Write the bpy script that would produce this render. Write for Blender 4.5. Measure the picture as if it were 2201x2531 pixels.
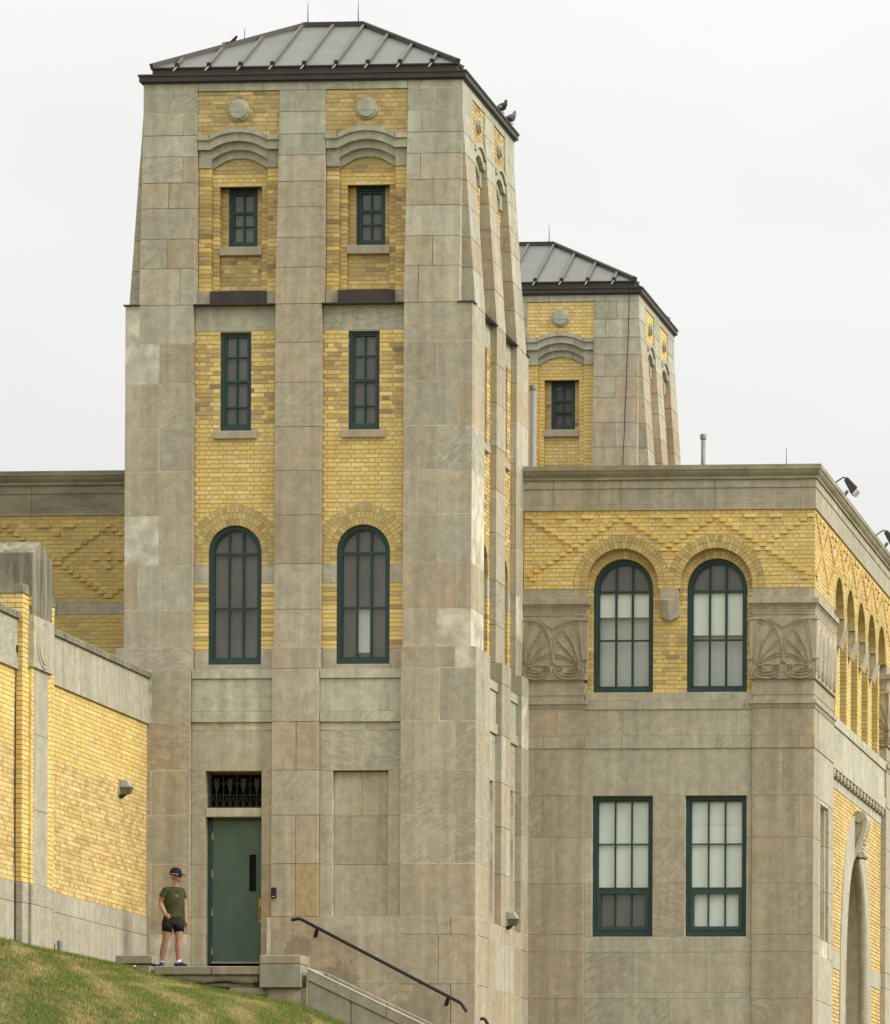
import bpy, bmesh, math, random
import numpy as np
from mathutils import Vector, Matrix
random.seed(7)
scene = bpy.context.scene
for o in list(bpy.data.objects):
    bpy.data.objects.remove(o)
C = scene.collection

# ------------------------------------------------------------------ camera, sky, sun, exposure
cam_d = bpy.data.cameras.new('camera'); cam = bpy.data.objects.new('camera', cam_d); C.objects.link(cam)
cam_d.sensor_fit = 'HORIZONTAL'; cam_d.sensor_width = 36.0
cam_d.lens = 12000.0 / 2201.0 * 36.0                  # long telephoto
cam_d.shift_x = -(2534.0 - 1100.5) / 2201.0           # view-camera rise and shift: verticals stay upright
cam_d.shift_y = (3120.0 - 1265.5) / 2201.0
cam_d.clip_start = 1.0; cam_d.clip_end = 3000.0
PHI = math.atan(1022.0 / 12000.0)
cam.matrix_world = Matrix.Translation((20.535, -86.0, -5.33)) @ Matrix.Rotation(PHI, 4, 'Z') @ Matrix.Rotation(math.pi / 2, 4, 'X') @ Matrix.Rotation(0.0045, 4, 'Z')
scene.camera = cam

SUN_AZ = math.radians(7.0)      # direction towards the sun, measured from +X towards -Y
SUN_EL = math.radians(35.0)
world = bpy.data.worlds.new('World'); scene.world = world; world.use_nodes = True
wt = world.node_tree; wt.nodes.clear()
def wn(t, **k):
    n = wt.nodes.new(t)
    for a, b in k.items(): setattr(n, a, b)
    return n
sky = wn('ShaderNodeTexSky'); sky.sky_type = 'NISHITA'; sky.sun_disc = False
sky.sun_elevation = SUN_EL; sky.sun_rotation = math.pi / 2 + SUN_AZ
tc = wn('ShaderNodeTexCoord'); sep = wn('ShaderNodeSeparateXYZ'); wt.links.new(tc.outputs['Generated'], sep.inputs[0])
# overcast cloud deck: the standard overcast sky, L = Lz (1 + 2 sin h) / 3, with soft cloud texture
mx = wn('ShaderNodeMath', operation='MAXIMUM'); wt.links.new(sep.outputs['Z'], mx.inputs[0]); mx.inputs[1].default_value = 0.0
ma = wn('ShaderNodeMath', operation='MULTIPLY_ADD'); wt.links.new(mx.outputs[0], ma.inputs[0]); ma.inputs[1].default_value = 2.0; ma.inputs[2].default_value = 1.0
mp = wn('ShaderNodeMapping'); wt.links.new(tc.outputs['Generated'], mp.inputs['Vector']); mp.inputs['Scale'].default_value = (1, 1, 2.2)
nz = wn('ShaderNodeTexNoise'); wt.links.new(mp.outputs[0], nz.inputs['Vector']); nz.inputs['Scale'].default_value = 5.0; nz.inputs['Detail'].default_value = 4.0; nz.inputs['Roughness'].default_value = 0.5
mr = wn('ShaderNodeMapRange'); wt.links.new(nz.outputs['Fac'], mr.inputs['Value'])
mr.inputs['From Min'].default_value = 0.3; mr.inputs['From Max'].default_value = 0.7; mr.inputs['To Min'].default_value = 0.915; mr.inputs['To Max'].default_value = 1.05
mm = wn('ShaderNodeMath', operation='MULTIPLY'); wt.links.new(ma.outputs[0], mm.inputs[0]); wt.links.new(mr.outputs[0], mm.inputs[1])
cr = wn('ShaderNodeVectorMath', operation='SCALE'); cr.inputs[0].default_value = (0.334, 0.334, 0.325); wt.links.new(mm.outputs[0], cr.inputs['Scale'])
bg1 = wn('ShaderNodeBackground'); wt.links.new(cr.outputs[0], bg1.inputs['Color']); bg1.inputs['Strength'].default_value = 1.0
bg2 = wn('ShaderNodeBackground'); wt.links.new(sky.outputs[0], bg2.inputs['Color']); bg2.inputs['Strength'].default_value = 0.05
mixw = wn('ShaderNodeMixShader'); mixw.inputs[0].default_value = 0.06
wt.links.new(bg1.outputs[0], mixw.inputs[1]); wt.links.new(bg2.outputs[0], mixw.inputs[2])
wo = wn('ShaderNodeOutputWorld'); wt.links.new(mixw.outputs[0], wo.inputs['Surface'])

sun_d = bpy.data.lights.new('sun', 'SUN'); sun = bpy.data.objects.new('sun', sun_d); C.objects.link(sun)
sun_d.energy = 1.5; sun_d.angle = math.radians(40.0); sun_d.color = (1.0, 0.96, 0.9)
sdir = Vector((math.cos(SUN_AZ) * math.cos(SUN_EL), -math.sin(SUN_AZ) * math.cos(SUN_EL), math.sin(SUN_EL)))
sun.rotation_euler = sdir.to_track_quat('Z', 'Y').to_euler(); sun.location = (30, -30, 40)
scene.view_settings.view_transform = 'Standard'; scene.view_settings.look = 'None'
scene.view_settings.exposure = 1.07; scene.view_settings.gamma = 1.0; scene.view_settings.use_curve_mapping = False
scene.render.engine = 'CYCLES'

# ------------------------------------------------------------------ materials
MATS = {}
class NT:
    def __init__(s, name):
        s.m = bpy.data.materials.new(name); s.m.use_nodes = True; s.t = s.m.node_tree; s.t.nodes.clear()
        s.out = s.t.nodes.new('ShaderNodeOutputMaterial'); MATS[name] = s.m
    def n(s, t, ins=None, **k):
        x = s.t.nodes.new(t)
        for a, b in k.items(): setattr(x, a, b)
        for a, b in (ins or {}).items(): s.set(x.inputs[a], b)
        return x
    def set(s, sock, v):
        if isinstance(v, bpy.types.NodeSocket): s.t.links.new(v, sock)
        elif isinstance(v, bpy.types.Node): s.t.links.new(v.outputs[0], sock)
        else:
            if hasattr(sock.default_value, '__len__') and not hasattr(v, '__len__'): v = [v] * len(sock.default_value)
            if hasattr(v, '__len__') and len(v) == 3 and len(sock.default_value) == 4: v = (*v, 1.0)
            sock.default_value = v
    def math(s, op, a, b=0.0, c=None, clamp=False):
        x = s.n('ShaderNodeMath', operation=op, use_clamp=clamp); s.set(x.inputs[0], a); s.set(x.inputs[1], b)
        if c is not None: s.set(x.inputs[2], c)
        return x.outputs[0]
    def vec(s, op, a, b=(0, 0, 0), scale=None):
        x = s.n('ShaderNodeVectorMath', operation=op); s.set(x.inputs[0], a)
        if scale is not None: s.set(x.inputs['Scale'], scale)
        else: s.set(x.inputs[1], b)
        return x.outputs[0]
    def mix(s, f, a, b, blend='MIX'):
        x = s.n('ShaderNodeMix', data_type='RGBA', blend_type=blend)
        s.set(x.inputs[0], f); s.set(x.inputs[6], a); s.set(x.inputs[7], b); return x.outputs[2]
    def noise(s, v, scale, detail=3.0, rough=0.55, dist=0.0):
        x = s.n('ShaderNodeTexNoise'); s.set(x.inputs['Vector'], v)
        x.inputs['Scale'].default_value = scale; x.inputs['Detail'].default_value = detail
        x.inputs['Roughness'].default_value = rough; x.inputs['Distortion'].default_value = dist
        return x.outputs['Fac']
    def rng(s, v, a, b, c=0.0, d=1.0, smooth=False):
        x = s.n('ShaderNodeMapRange', interpolation_type='SMOOTHSTEP' if smooth else 'LINEAR'); s.set(x.inputs['Value'], v)
        for i, q in zip(('From Min', 'From Max', 'To Min', 'To Max'), (a, b, c, d)): x.inputs[i].default_value = q
        return x.outputs[0]
    def finish(s, col, rough=0.8, spec=0.3, metal=0.0, bump=None, bstr=0.2, bdist=0.01, **kw):
        p = s.n('ShaderNodeBsdfPrincipled')
        s.set(p.inputs['Base Color'], col); s.set(p.inputs['Roughness'], rough)
        p.inputs['Specular IOR Level'].default_value = spec; p.inputs['Metallic'].default_value = metal
        if bump is not None:
            b = s.n('ShaderNodeBump'); b.inputs['Strength'].default_value = bstr; b.inputs['Distance'].default_value = bdist
            s.set(b.inputs['Height'], bump); s.t.links.new(b.outputs[0], p.inputs['Normal'])
        s.t.links.new(p.outputs[0], s.out.inputs['Surface']); return s.m

def plain(name, col, rough=0.6, spec=0.4, metal=0.0, var=0.15, scale=12.0, bstr=0.0, dirt=None):
    s = NT(name); p = s.n('ShaderNodeNewGeometry').outputs['Position']; f = s.noise(p, scale, 4, 0.6)
    c = s.mix(1.0, col, s.rng(f, 0.3, 0.7, 1 - var, 1 + var), 'MULTIPLY')
    if dirt: c = s.mix(s.rng(s.noise(s.vec('MULTIPLY', p, (3, 3, 1.0)), 2.5, 5, 0.7), 0.5, 0.72, 0, dirt[1]), c, dirt[0])
    s.finish(c, rough, spec, metal, bump=f if bstr else None, bstr=bstr)
def stone_material(name, gain=1.0):
    s = NT(name); oi = s.n('ShaderNodeObjectInfo'); geo = s.n('ShaderNodeNewGeometry')
    cs = s.n('ShaderNodeSeparateColor'); s.t.links.new(oi.outputs['Color'], cs.inputs[0])
    pos = geo.outputs['Position']
    off = s.vec('SCALE', (31.0, 17.0, 53.0), scale=oi.outputs['Random'])
    p = s.vec('ADD', pos, off)
    big = s.noise(p, 1.5, 5, 0.62, 0.5); med = s.noise(p, 5.5, 5, 0.65, 0.3); chip = s.noise(p, 4.5, 8, 0.74, 0.6); fine = s.noise(p, 55.0, 3, 0.6)
    # bedding: stretched, turned by a per-block angle
    ang = s.math('MULTIPLY_ADD', oi.outputs['Random'], 1.3, -0.35)
    rot = s.n('ShaderNodeVectorRotate', rotation_type='AXIS_ANGLE'); s.set(rot.inputs['Vector'], p); rot.inputs['Axis'].default_value = (0.35, 1.0, 0.0); s.set(rot.inputs['Angle'], ang)
    st = s.vec('MULTIPLY', rot.outputs[0], (1.1, 1.1, 9.0))
    bed = s.noise(st, 1.6, 6, 0.68, 0.6)
    stv = s.vec('MULTIPLY', pos, (7.0, 7.0, 0.35)); streak = s.noise(stv, 1.0, 4, 0.6)
    grey = (0.450 * gain, 0.424 * gain, 0.326 * gain); brown = (0.418 * gain, 0.345 * gain, 0.236 * gain)
    col = s.mix(s.math('MULTIPLY_ADD', s.math('SUBTRACT', big, 0.5), 1.1, cs.outputs[0], clamp=True), grey, brown)
    col = s.mix(s.math('SUBTRACT', 1.0, oi.outputs['Alpha']), col, (0.42 * gain, 0.435 * gain, 0.325 * gain))
    v = s.math('MULTIPLY', s.rng(med, 0.3, 0.7, 0.82, 1.15), s.rng(fine, 0.25, 0.75, 0.82, 1.17))
    v = s.math('MULTIPLY', v, s.rng(big, 0.3, 0.7, 0.93, 1.06)); v = s.math('MULTIPLY', v, s.rng(streak, 0.3, 0.7, 0.86, 1.09))
    run = s.noise(s.vec('MULTIPLY', pos, (2.4, 2.4, 0.10)), 1.0, 4, 0.65, 0.3); v = s.math('MULTIPLY', v, s.rng(run, 0.32, 0.68, 0.86, 1.10))
    v = s.math('MULTIPLY', v, s.math('MULTIPLY_ADD', cs.outputs[2], 0.5, 0.75))
    col = s.mix(1.0, col, v, 'MULTIPLY')
    # flaked skin: pale ragged patches; bedding: thin dark seams
    fl = s.math('MULTIPLY', s.rng(s.math('ADD', s.math('MULTIPLY', chip, 0.85), s.math('MULTIPLY', bed, 0.15)), 0.535, 0.553, 0, 1, True), s.rng(cs.outputs[1], 0.7, 1.0, 0, 0.5))
    col = s.mix(fl, col, (0.50 * gain, 0.465 * gain, 0.365 * gain))
    bl = s.math('ABSOLUTE', s.math('SUBTRACT', bed, 0.52))
    seam = s.math('MULTIPLY', s.rng(bl, 0.0, 0.05, 1, 0, True), s.rng(cs.outputs[1], 0.45, 1.0, 0.03, 0.75))
    col = s.mix(seam, col, (0.27 * gain, 0.245 * gain, 0.185 * gain))
    # verdigris run-off along two high joints; grey soiling beside the landing
    sx = s.n('ShaderNodeSeparateXYZ'); s.set(sx.inputs[0], pos); wob = s.noise(s.vec('MULTIPLY', pos, (3.0, 3.0, 3.0)), 2.0, 3, 0.6)
    for zj, st_ in ((15.405, 0.75), (15.0, 0.35)):
        dz = s.math('ABSOLUTE', s.math('SUBTRACT', sx.outputs['Z'], zj - 0.012))
        mk = s.math('MULTIPLY', s.rng(dz, 0.004, 0.022, 1, 0, True), s.rng(wob, 0.44, 0.58, 0, st_, True)); col = s.mix(mk, col, (0.16, 0.27, 0.20))
    for pt, rad, st_ in (((0.75, -0.12, -0.42), 0.62, 0.42), ((2.3, -0.12, -1.0), 0.7, 0.35), ((0.1, -0.12, 0.25), 0.35, 0.45), ((-2.3, -0.12, -0.1), 0.4, 0.4)):
        dn = s.n('ShaderNodeVectorMath', operation='DISTANCE'); s.set(dn.inputs[0], pos); dn.inputs[1].default_value = pt
        q = s.math('ADD', dn.outputs['Value'], s.math('MULTIPLY', s.math('SUBTRACT', s.noise(pos, 4.5, 6, 0.7), 0.5), 1.1))
        col = s.mix(s.rng(q, rad * 0.62, rad * 0.72, st_, 0, True), col, (0.165, 0.15, 0.115))
    h = s.math('ADD', s.math('MULTIPLY', fine, 0.5), s.math('ADD', s.math('MULTIPLY', fl, 0.8), s.math('MULTIPLY', med, 0.6)))
    return s.finish(col, 0.9, 0.2, bump=h, bstr=0.35, bdist=0.012)
stone_material('limestone')
s = NT('limestone_trim'); geo = s.n('ShaderNodeNewGeometry'); p = geo.outputs['Position']
big = s.noise(p, 1.3, 5, 0.6); fine = s.noise(p, 60, 3, 0.6); st = s.noise(s.vec('MULTIPLY', p, (7, 7, 0.5)), 1.0, 4, 0.6)
col = s.mix(big, (0.43, 0.385, 0.28), (0.40, 0.33, 0.23)); col = s.mix(1.0, col, s.math('MULTIPLY', s.rng(fine, 0.25, 0.75, 0.86, 1.12), s.rng(st, 0.3, 0.7, 0.86, 1.08)), 'MULTIPLY')
s.finish(col, 0.9, 0.2, bump=fine, bstr=0.3, bdist=0.01)
plain('ochre_stone', (0.41, 0.315, 0.175), 0.9, 0.15, 0, 0.2, 9, 0.2, ((0.36, 0.30, 0.19), 0.7))
s = NT('weathered_stone'); geo = s.n('ShaderNodeNewGeometry'); p = geo.outputs['Position']
big = s.noise(p, 2.0, 6, 0.65, 0.4); fine = s.noise(p, 45, 4, 0.7); st = s.noise(s.vec('MULTIPLY', p, (8, 8, 0.7)), 1.0, 5, 0.7)
col = s.mix(s.rng(st, 0.35, 0.65, 0, 1), (0.115, 0.105, 0.078), (0.30, 0.272, 0.195)); col = s.mix(s.rng(big, 0.5, 0.7, 0, 0.6), col, (0.36, 0.32, 0.215))
col = s.mix(1.0, col, s.rng(fine, 0.25, 0.75, 0.72, 1.2), 'MULTIPLY'); s.finish(col, 0.95, 0.15, bump=fine, bstr=0.5, bdist=0.015)
s = NT('cornice_stone'); geo = s.n('ShaderNodeNewGeometry'); p = geo.outputs['Position']; oi = s.n('ShaderNodeObjectInfo')
cs = s.n('ShaderNodeSeparateColor'); s.t.links.new(oi.outputs['Color'], cs.inputs[0])
big = s.noise(s.vec('MULTIPLY', p, (1, 1, 3)), 1.2, 6, 0.7, 0.5); fine = s.noise(p, 50, 4, 0.7)
col = s.mix(s.rng(big, 0.38, 0.68, 0, 1), (0.35, 0.32, 0.225), (0.20, 0.175, 0.125)); col = s.mix(1.0, col, s.rng(fine, 0.25, 0.75, 0.8, 1.15), 'MULTIPLY')
col = s.mix(1.0, col, s.math('MULTIPLY_ADD', cs.outputs[2], 0.6, 0.7), 'MULTIPLY')
s.finish(col, 0.95, 0.15, bump=fine, bstr=0.4, bdist=0.012)

def brick_material(name, attr):
    s = NT(name); geo = s.n('ShaderNodeNewGeometry'); p = geo.outputs['Position']
    if attr: base = s.n('ShaderNodeAttribute', attribute_name='brick_colour').outputs['Color']
    else: base = s.n('ShaderNodeObjectInfo').outputs['Color']
    a = s.noise(s.vec('MULTIPLY', p, (4, 4, 10)), 2.2, 4, 0.7); b = s.noise(p, 70, 3, 0.65); big = s.noise(p, 1.1, 3, 0.5)
    v = s.math('MULTIPLY', s.rng(a, 0.28, 0.72, 0.88, 1.14), s.rng(b, 0.2, 0.8, 0.86, 1.12)); v = s.math('MULTIPLY', v, s.rng(big, 0.3, 0.7, 0.93, 1.09))
    col = s.mix(1.0, base, v, 'MULTIPLY')
    return s.finish(col, 0.72, 0.3, bump=b, bstr=0.25, bdist=0.006)
brick_material('brick', False); brick_material('brick_mass', True)
s = NT('mortar'); p = s.n('ShaderNodeNewGeometry').outputs['Position']; f = s.noise(p, 40, 3)
s.finish(s.mix(f, (0.41, 0.33, 0.22), (0.52, 0.43, 0.30)), 0.95, 0.1)
s = NT('stone_mortar'); p = s.n('ShaderNodeNewGeometry').outputs['Position']; f = s.noise(p, 3, 4)
s.finish(s.mix(s.rng(f, .35, .65, 0, 1), (0.40, 0.36, 0.27), (0.68, 0.63, 0.50)), 0.95, 0.1)
plain('green_paint', (0.019, 0.049, 0.042), 0.45, 0.4, 0, 0.12, 6)
plain('green_paint_sash', (0.025, 0.062, 0.052), 0.45, 0.4, 0, 0.12, 6)
plain('door_paint', (0.060, 0.110, 0.088), 0.45, 0.5, 0, 0.12, 3, dirt=((0.085, 0.135, 0.11), 0.6))
plain('copper_roof', (0.14, 0.142, 0.122), 0.5, 0.4, 0.0, 0.10, 2.5, dirt=((0.175, 0.178, 0.16), 0.5))
plain('roof_batten', (0.108, 0.102, 0.088), 0.5, 0.4, 0.0, 0.15, 5)
plain('brown_metal', (0.042, 0.034, 0.028), 0.5, 0.5, 0.2, 0.2, 4)
plain('bronze_panel', (0.055, 0.038, 0.030), 0.5, 0.4, 0.2, 0.25, 3)
plain('wrought_iron', (0.032, 0.030, 0.026), 0.55, 0.4, 0.3, 0.2, 20)
plain('black_paint', (0.009, 0.011, 0.009), 0.5, 0.35, 0.0, 0.2, 20)
plain('dark_void', (0.012, 0.012, 0.011), 0.9, 0.1)
plain('insect_screen', (0.150, 0.143, 0.125), 0.85, 0.15, 0, 0.05, 2)
plain('roller_blind', (0.80, 0.84, 0.76), 0.9, 0.1, 0, 0.05, 1.5)
plain('inner_sheet', (0.62, 0.64, 0.58), 0.9, 0.1, 0, 0.05, 1.5)
plain('blind_rail', (0.75, 0.76, 0.72), 0.7, 0.2)
plain('grey_pvc', (0.25, 0.255, 0.24), 0.5, 0.4, 0, 0.1, 6)
plain('lamp_housing', (0.36, 0.38, 0.34), 0.5, 0.4, 0.1, 0.15, 10)
plain('lamp_lens', (0.13, 0.11, 0.075), 0.3, 0.5, 0, 0.25, 14)
plain('clear_lens', (0.55, 0.55, 0.5), 0.25, 0.5, 0, 0.15, 20)
plain('brass', (0.42, 0.28, 0.07), 0.4, 0.5, 0.6, 0.15, 20)
plain('copper_cable', (0.035, 0.03, 0.025), 0.6, 0.3)
plain('flat_roof', (0.16, 0.15, 0.14), 0.9, 0.1)
s = NT('glass')
tr = s.n('ShaderNodeBsdfTransparent'); tr.inputs[0].default_value = (0.93, 0.95, 0.94, 1); gl = s.n('ShaderNodeBsdfGlossy'); gl.inputs['Roughness'].default_value = 0.03
ms = s.n('ShaderNodeMixShader'); wv = s.noise(s.n('ShaderNodeNewGeometry').outputs['Position'], 0.9, 2, 0.5); s.t.links.new(s.rng(wv, 0.3, 0.7, 0.035, 0.085), ms.inputs[0]); s.t.links.new(tr.outputs[0], ms.inputs[1]); s.t.links.new(gl.outputs[0], ms.inputs[2]); s.t.links.new(ms.outputs[0], s.out.inputs['Surface'])
def M(x): return MATS[x]

# ------------------------------------------------------------------ geometry helpers
class Fr:                                              # a wall plane: u along it, v up, d out of it
    def __init__(s, o, u, n):
        s.o = Vector(o); s.u = Vector(u); s.v = Vector((0, 0, 1)); s.n = Vector(n)
    def p(s, u, v, d=0.0): return s.o + s.u * u + s.v * v + s.n * d
    def rotz(s): return math.atan2(s.u.y, s.u.x)
class MB:
    def __init__(s): s.v = []; s.f = []; s.c = None
    def add(s, pts, faces):
        b = len(s.v); s.v.extend([tuple(p) for p in pts]); s.f.extend([tuple(b + i for i in f) for f in faces]); return s
    def hexa(s, p8):                                   # 4 bottom points then 4 top points, same order
        return s.add(p8, [(3, 2, 1, 0), (4, 5, 6, 7), (0, 1, 5, 4), (1, 2, 6, 5), (2, 3, 7, 6), (3, 0, 4, 7)])
    def box(s, x0, x1, y0, y1, z0, z1):
        return s.hexa([(x0, y0, z0), (x1, y0, z0), (x1, y1, z0), (x0, y1, z0), (x0, y0, z1), (x1, y0, z1), (x1, y1, z1), (x0, y1, z1)])
    def fbox(s, F, u0, u1, v0, v1, d0, d1, dt0=None, dt1=None):   # d0 inner, d1 outer at the foot; dt* at the top
        if dt0 is None: dt0 = d0
        if dt1 is None: dt1 = d1
        return s.hexa([F.p(u0, v0, d1), F.p(u1, v0, d1), F.p(u1, v0, d0), F.p(u0, v0, d0), F.p(u0, v1, dt1), F.p(u1, v1, dt1), F.p(u1, v1, dt0), F.p(u0, v1, dt0)])
    def prism(s, F, poly, d0, d1):                     # poly (u, v) extruded d0 (in) .. d1 (out)
        n = len(poly); pts = [F.p(u, v, d1) for u, v in poly] + [F.p(u, v, d0) for u, v in poly]
        fs = [tuple(range(n)), tuple(range(2 * n - 1, n - 1, -1))] + [(i, n + i, n + (i + 1) % n, (i + 1) % n) for i in range(n)]
        return s.add(pts, fs)
    def band(s, F, A, B, d0, d1, closed=False):        # strip between polylines A and B, extruded
        n = len(A); pts = [F.p(u, v, d1) for u, v in A] + [F.p(u, v, d1) for u, v in B] + [F.p(u, v, d0) for u, v in A] + [F.p(u, v, d0) for u, v in B]
        fs = []
        for i in range(n if closed else n - 1):
            j = (i + 1) % n
            fs += [(i, j, n + j, n + i), (2 * n + i, 2 * n + j, j, i), (n + i, n + j, 3 * n + j, 3 * n + i)]
        if not closed: fs += [(0, n, 3 * n, 2 * n), (n - 1, 2 * n + n - 1, 3 * n + n - 1, n + n - 1)]
        return s.add(pts, fs)
    def tube(s, pts, r, seg=8, caps=True):
        pts = [Vector(p) for p in pts]; rs = r if hasattr(r, '__len__') else [r] * len(pts); n = len(pts); V = []; fs = []
        up0 = None
        for i, p in enumerate(pts):
            t = (pts[min(i + 1, n - 1)] - pts[max(i - 1, 0)]).normalized()
            a = Vector((0, 0, 1)) if abs(t.z) < 0.9 else Vector((1, 0, 0))
            if up0 is not None: a = up0
            x = t.cross(a).normalized(); y = x.cross(t).normalized(); up0 = y
            for k in range(seg):
                w = 2 * math.pi * k / seg; V.append(p + (x * math.cos(w) + y * math.sin(w)) * rs[i])
        for i in range(n - 1):
            for k in range(seg): fs.append((i * seg + k, i * seg + (k + 1) % seg, (i + 1) * seg + (k + 1) % seg, (i + 1) * seg + k))
        if caps: fs += [tuple(range(seg - 1, -1, -1)), tuple((n - 1) * seg + k for k in range(seg))]
        return s.add(V, fs)
    def lathe(s, o, axis, prof, seg=20):               # prof: (radius, distance along axis)
        ax = Vector(axis).normalized(); a = Vector((0, 0, 1)) if abs(ax.z) < 0.9 else Vector((1, 0, 0)); x = ax.cross(a).normalized(); y = ax.cross(x); o = Vector(o)
        V = []; fs = []
        for r, h in prof:
            for k in range(seg):
                w = 2 * math.pi * k / seg; V.append(o + ax * h + (x * math.cos(w) + y * math.sin(w)) * r)
        for i in range(len(prof) - 1):
            for k in range(seg): fs.append((i * seg + k, i * seg + (k + 1) % seg, (i + 1) * seg + (k + 1) % seg, (i + 1) * seg + k))
        fs += [tuple(range(seg - 1, -1, -1)), tuple((len(prof) - 1) * seg + k for k in range(seg))]
        return s.add(V, fs)
def to_mesh(mb, name, off=(0, 0, 0), bevel=0.0, smooth=False, recalc=True):
    me = bpy.data.meshes.new(name); ox, oy, oz = off
    me.from_pydata([(x - ox, y - oy, z - oz) for x, y, z in mb.v], [], mb.f)
    if recalc or bevel:
        bm = bmesh.new(); bm.from_mesh(me); bmesh.ops.recalc_face_normals(bm, faces=bm.faces)
        if bevel: bmesh.ops.bevel(bm, geom=list(bm.edges), offset=bevel, segments=1, affect='EDGES', clamp_overlap=True)
        bm.to_mesh(me); bm.free()
    if smooth:
        for p in me.polygons: p.use_smooth = True
    return me
def tag(o, label=None, cat=None, group=None, kind=None):
    for k, v in (('label', label), ('category', cat), ('group', group), ('kind', kind)):
        if v: o[k] = v
    return o
class Thing:
    def __init__(s, name, label, cat, loc, group=None):
        s.o = bpy.data.objects.new(name, None); s.o.location = loc; s.o.empty_display_size = 0.2; C.objects.link(s.o); s.loc = tuple(loc); tag(s.o, label, cat, group)
        s.bricks = []
    def part(s, name, mb, mat, parent=None, bevel=0.0, smooth=False, color=None, label=None, kind=None):
        o = bpy.data.objects.new(name, to_mesh(mb, name, s.loc, bevel, smooth)); C.objects.link(o); o.parent = parent or s.o
        o.data.materials.append(M(mat))
        if color: o.color = color
        if label: o['label'] = label
        if kind: o['kind'] = kind
        return o
    def stone(s, mb, tone=None, name='stone', mat='limestone', bevel=0.0035, parent=None):
        o = s.part(name, mb, mat, parent=parent, bevel=bevel, color=tone or stone_tone()); o.location = (random.uniform(-.002, .002), random.uniform(-.002, .002), 0.0); return o
def single(name, mb, mat, label, cat, group=None, bevel=0.0, smooth=False, base=None, kind=None):
    if base is None: base = (sum(v[0] for v in mb.v) / len(mb.v), sum(v[1] for v in mb.v) / len(mb.v), min(v[2] for v in mb.v))
    o = bpy.data.objects.new(name, to_mesh(mb, name, base, bevel, smooth)); o.location = base; C.objects.link(o); o.data.materials.append(M(mat)); tag(o, label, cat, group, kind); return o
def stone_tone(brown=None, green=0.0, bright=None):
    b = random.uniform(0.1, 0.95) if brown is None else min(1, max(0, brown + random.uniform(-0.18, 0.18)))
    g = random.choice((0.0, 0.0, 0.1, 0.2, 0.3, 0.4, 0.5, 0.65, 0.8, 1.0)); l = random.uniform(0.34, 0.68) if bright is None else bright
    return (b, g, l, 1.0 - green)

# bricks: every brick is a block of its own; the largest in view become objects, the rest one mass per thing
CO, ST, JO = 0.0798, 0.251, 0.0135
def col_new():
    k = random.random(); v = random.uniform(0.93, 1.06)
    b = (0.70, 0.512, 0.165) if k < 0.6 else ((0.73, 0.56, 0.225) if k < 0.87 else (0.68, 0.47, 0.135))
    return tuple(x * v for x in b)
def col_old():
    k = random.random(); v = random.uniform(0.84, 1.1)
    b = (0.50, 0.365, 0.14) if k < 0.55 else ((0.57, 0.425, 0.165) if k < 0.82 else ((0.41, 0.295, 0.12) if k < 0.97 else (0.28, 0.21, 0.10)))
    return tuple(x * v for x in b)
def col_arch():
    k = random.random(); v = random.uniform(0.82, 1.1)
    b = (0.51, 0.38, 0.145) if k < 0.6 else ((0.57, 0.43, 0.165) if k < 0.88 else (0.41, 0.305, 0.125))
    return tuple(x * v for x in b)
def col_pale():
    k = random.random(); v = random.uniform(0.9, 1.07)
    b = (0.66, 0.475, 0.175) if k < 0.6 else ((0.71, 0.535, 0.235) if k < 0.85 else (0.56, 0.40, 0.155))
    return tuple(x * v for x in b)
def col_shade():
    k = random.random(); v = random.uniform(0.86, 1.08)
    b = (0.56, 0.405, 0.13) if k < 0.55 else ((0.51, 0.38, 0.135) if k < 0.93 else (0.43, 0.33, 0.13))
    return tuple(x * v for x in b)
def emit(T, F, u0, u1, v0, v1, d, col, t0=None, t1=None, th=0.09, full=False):
    T.bricks.append((F, u0, u1, u0 if t0 is None else t0, u1 if t1 is None else t1, v0, v1, d + random.uniform(-0.0025, 0.0025), th, col, full))
def emit_poly(T, F, quad, d, col, th=0.09):            # quad: four (u, v)
    T.bricks.append((F, quad, d + random.uniform(-0.002, 0.002), th, col))
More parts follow.
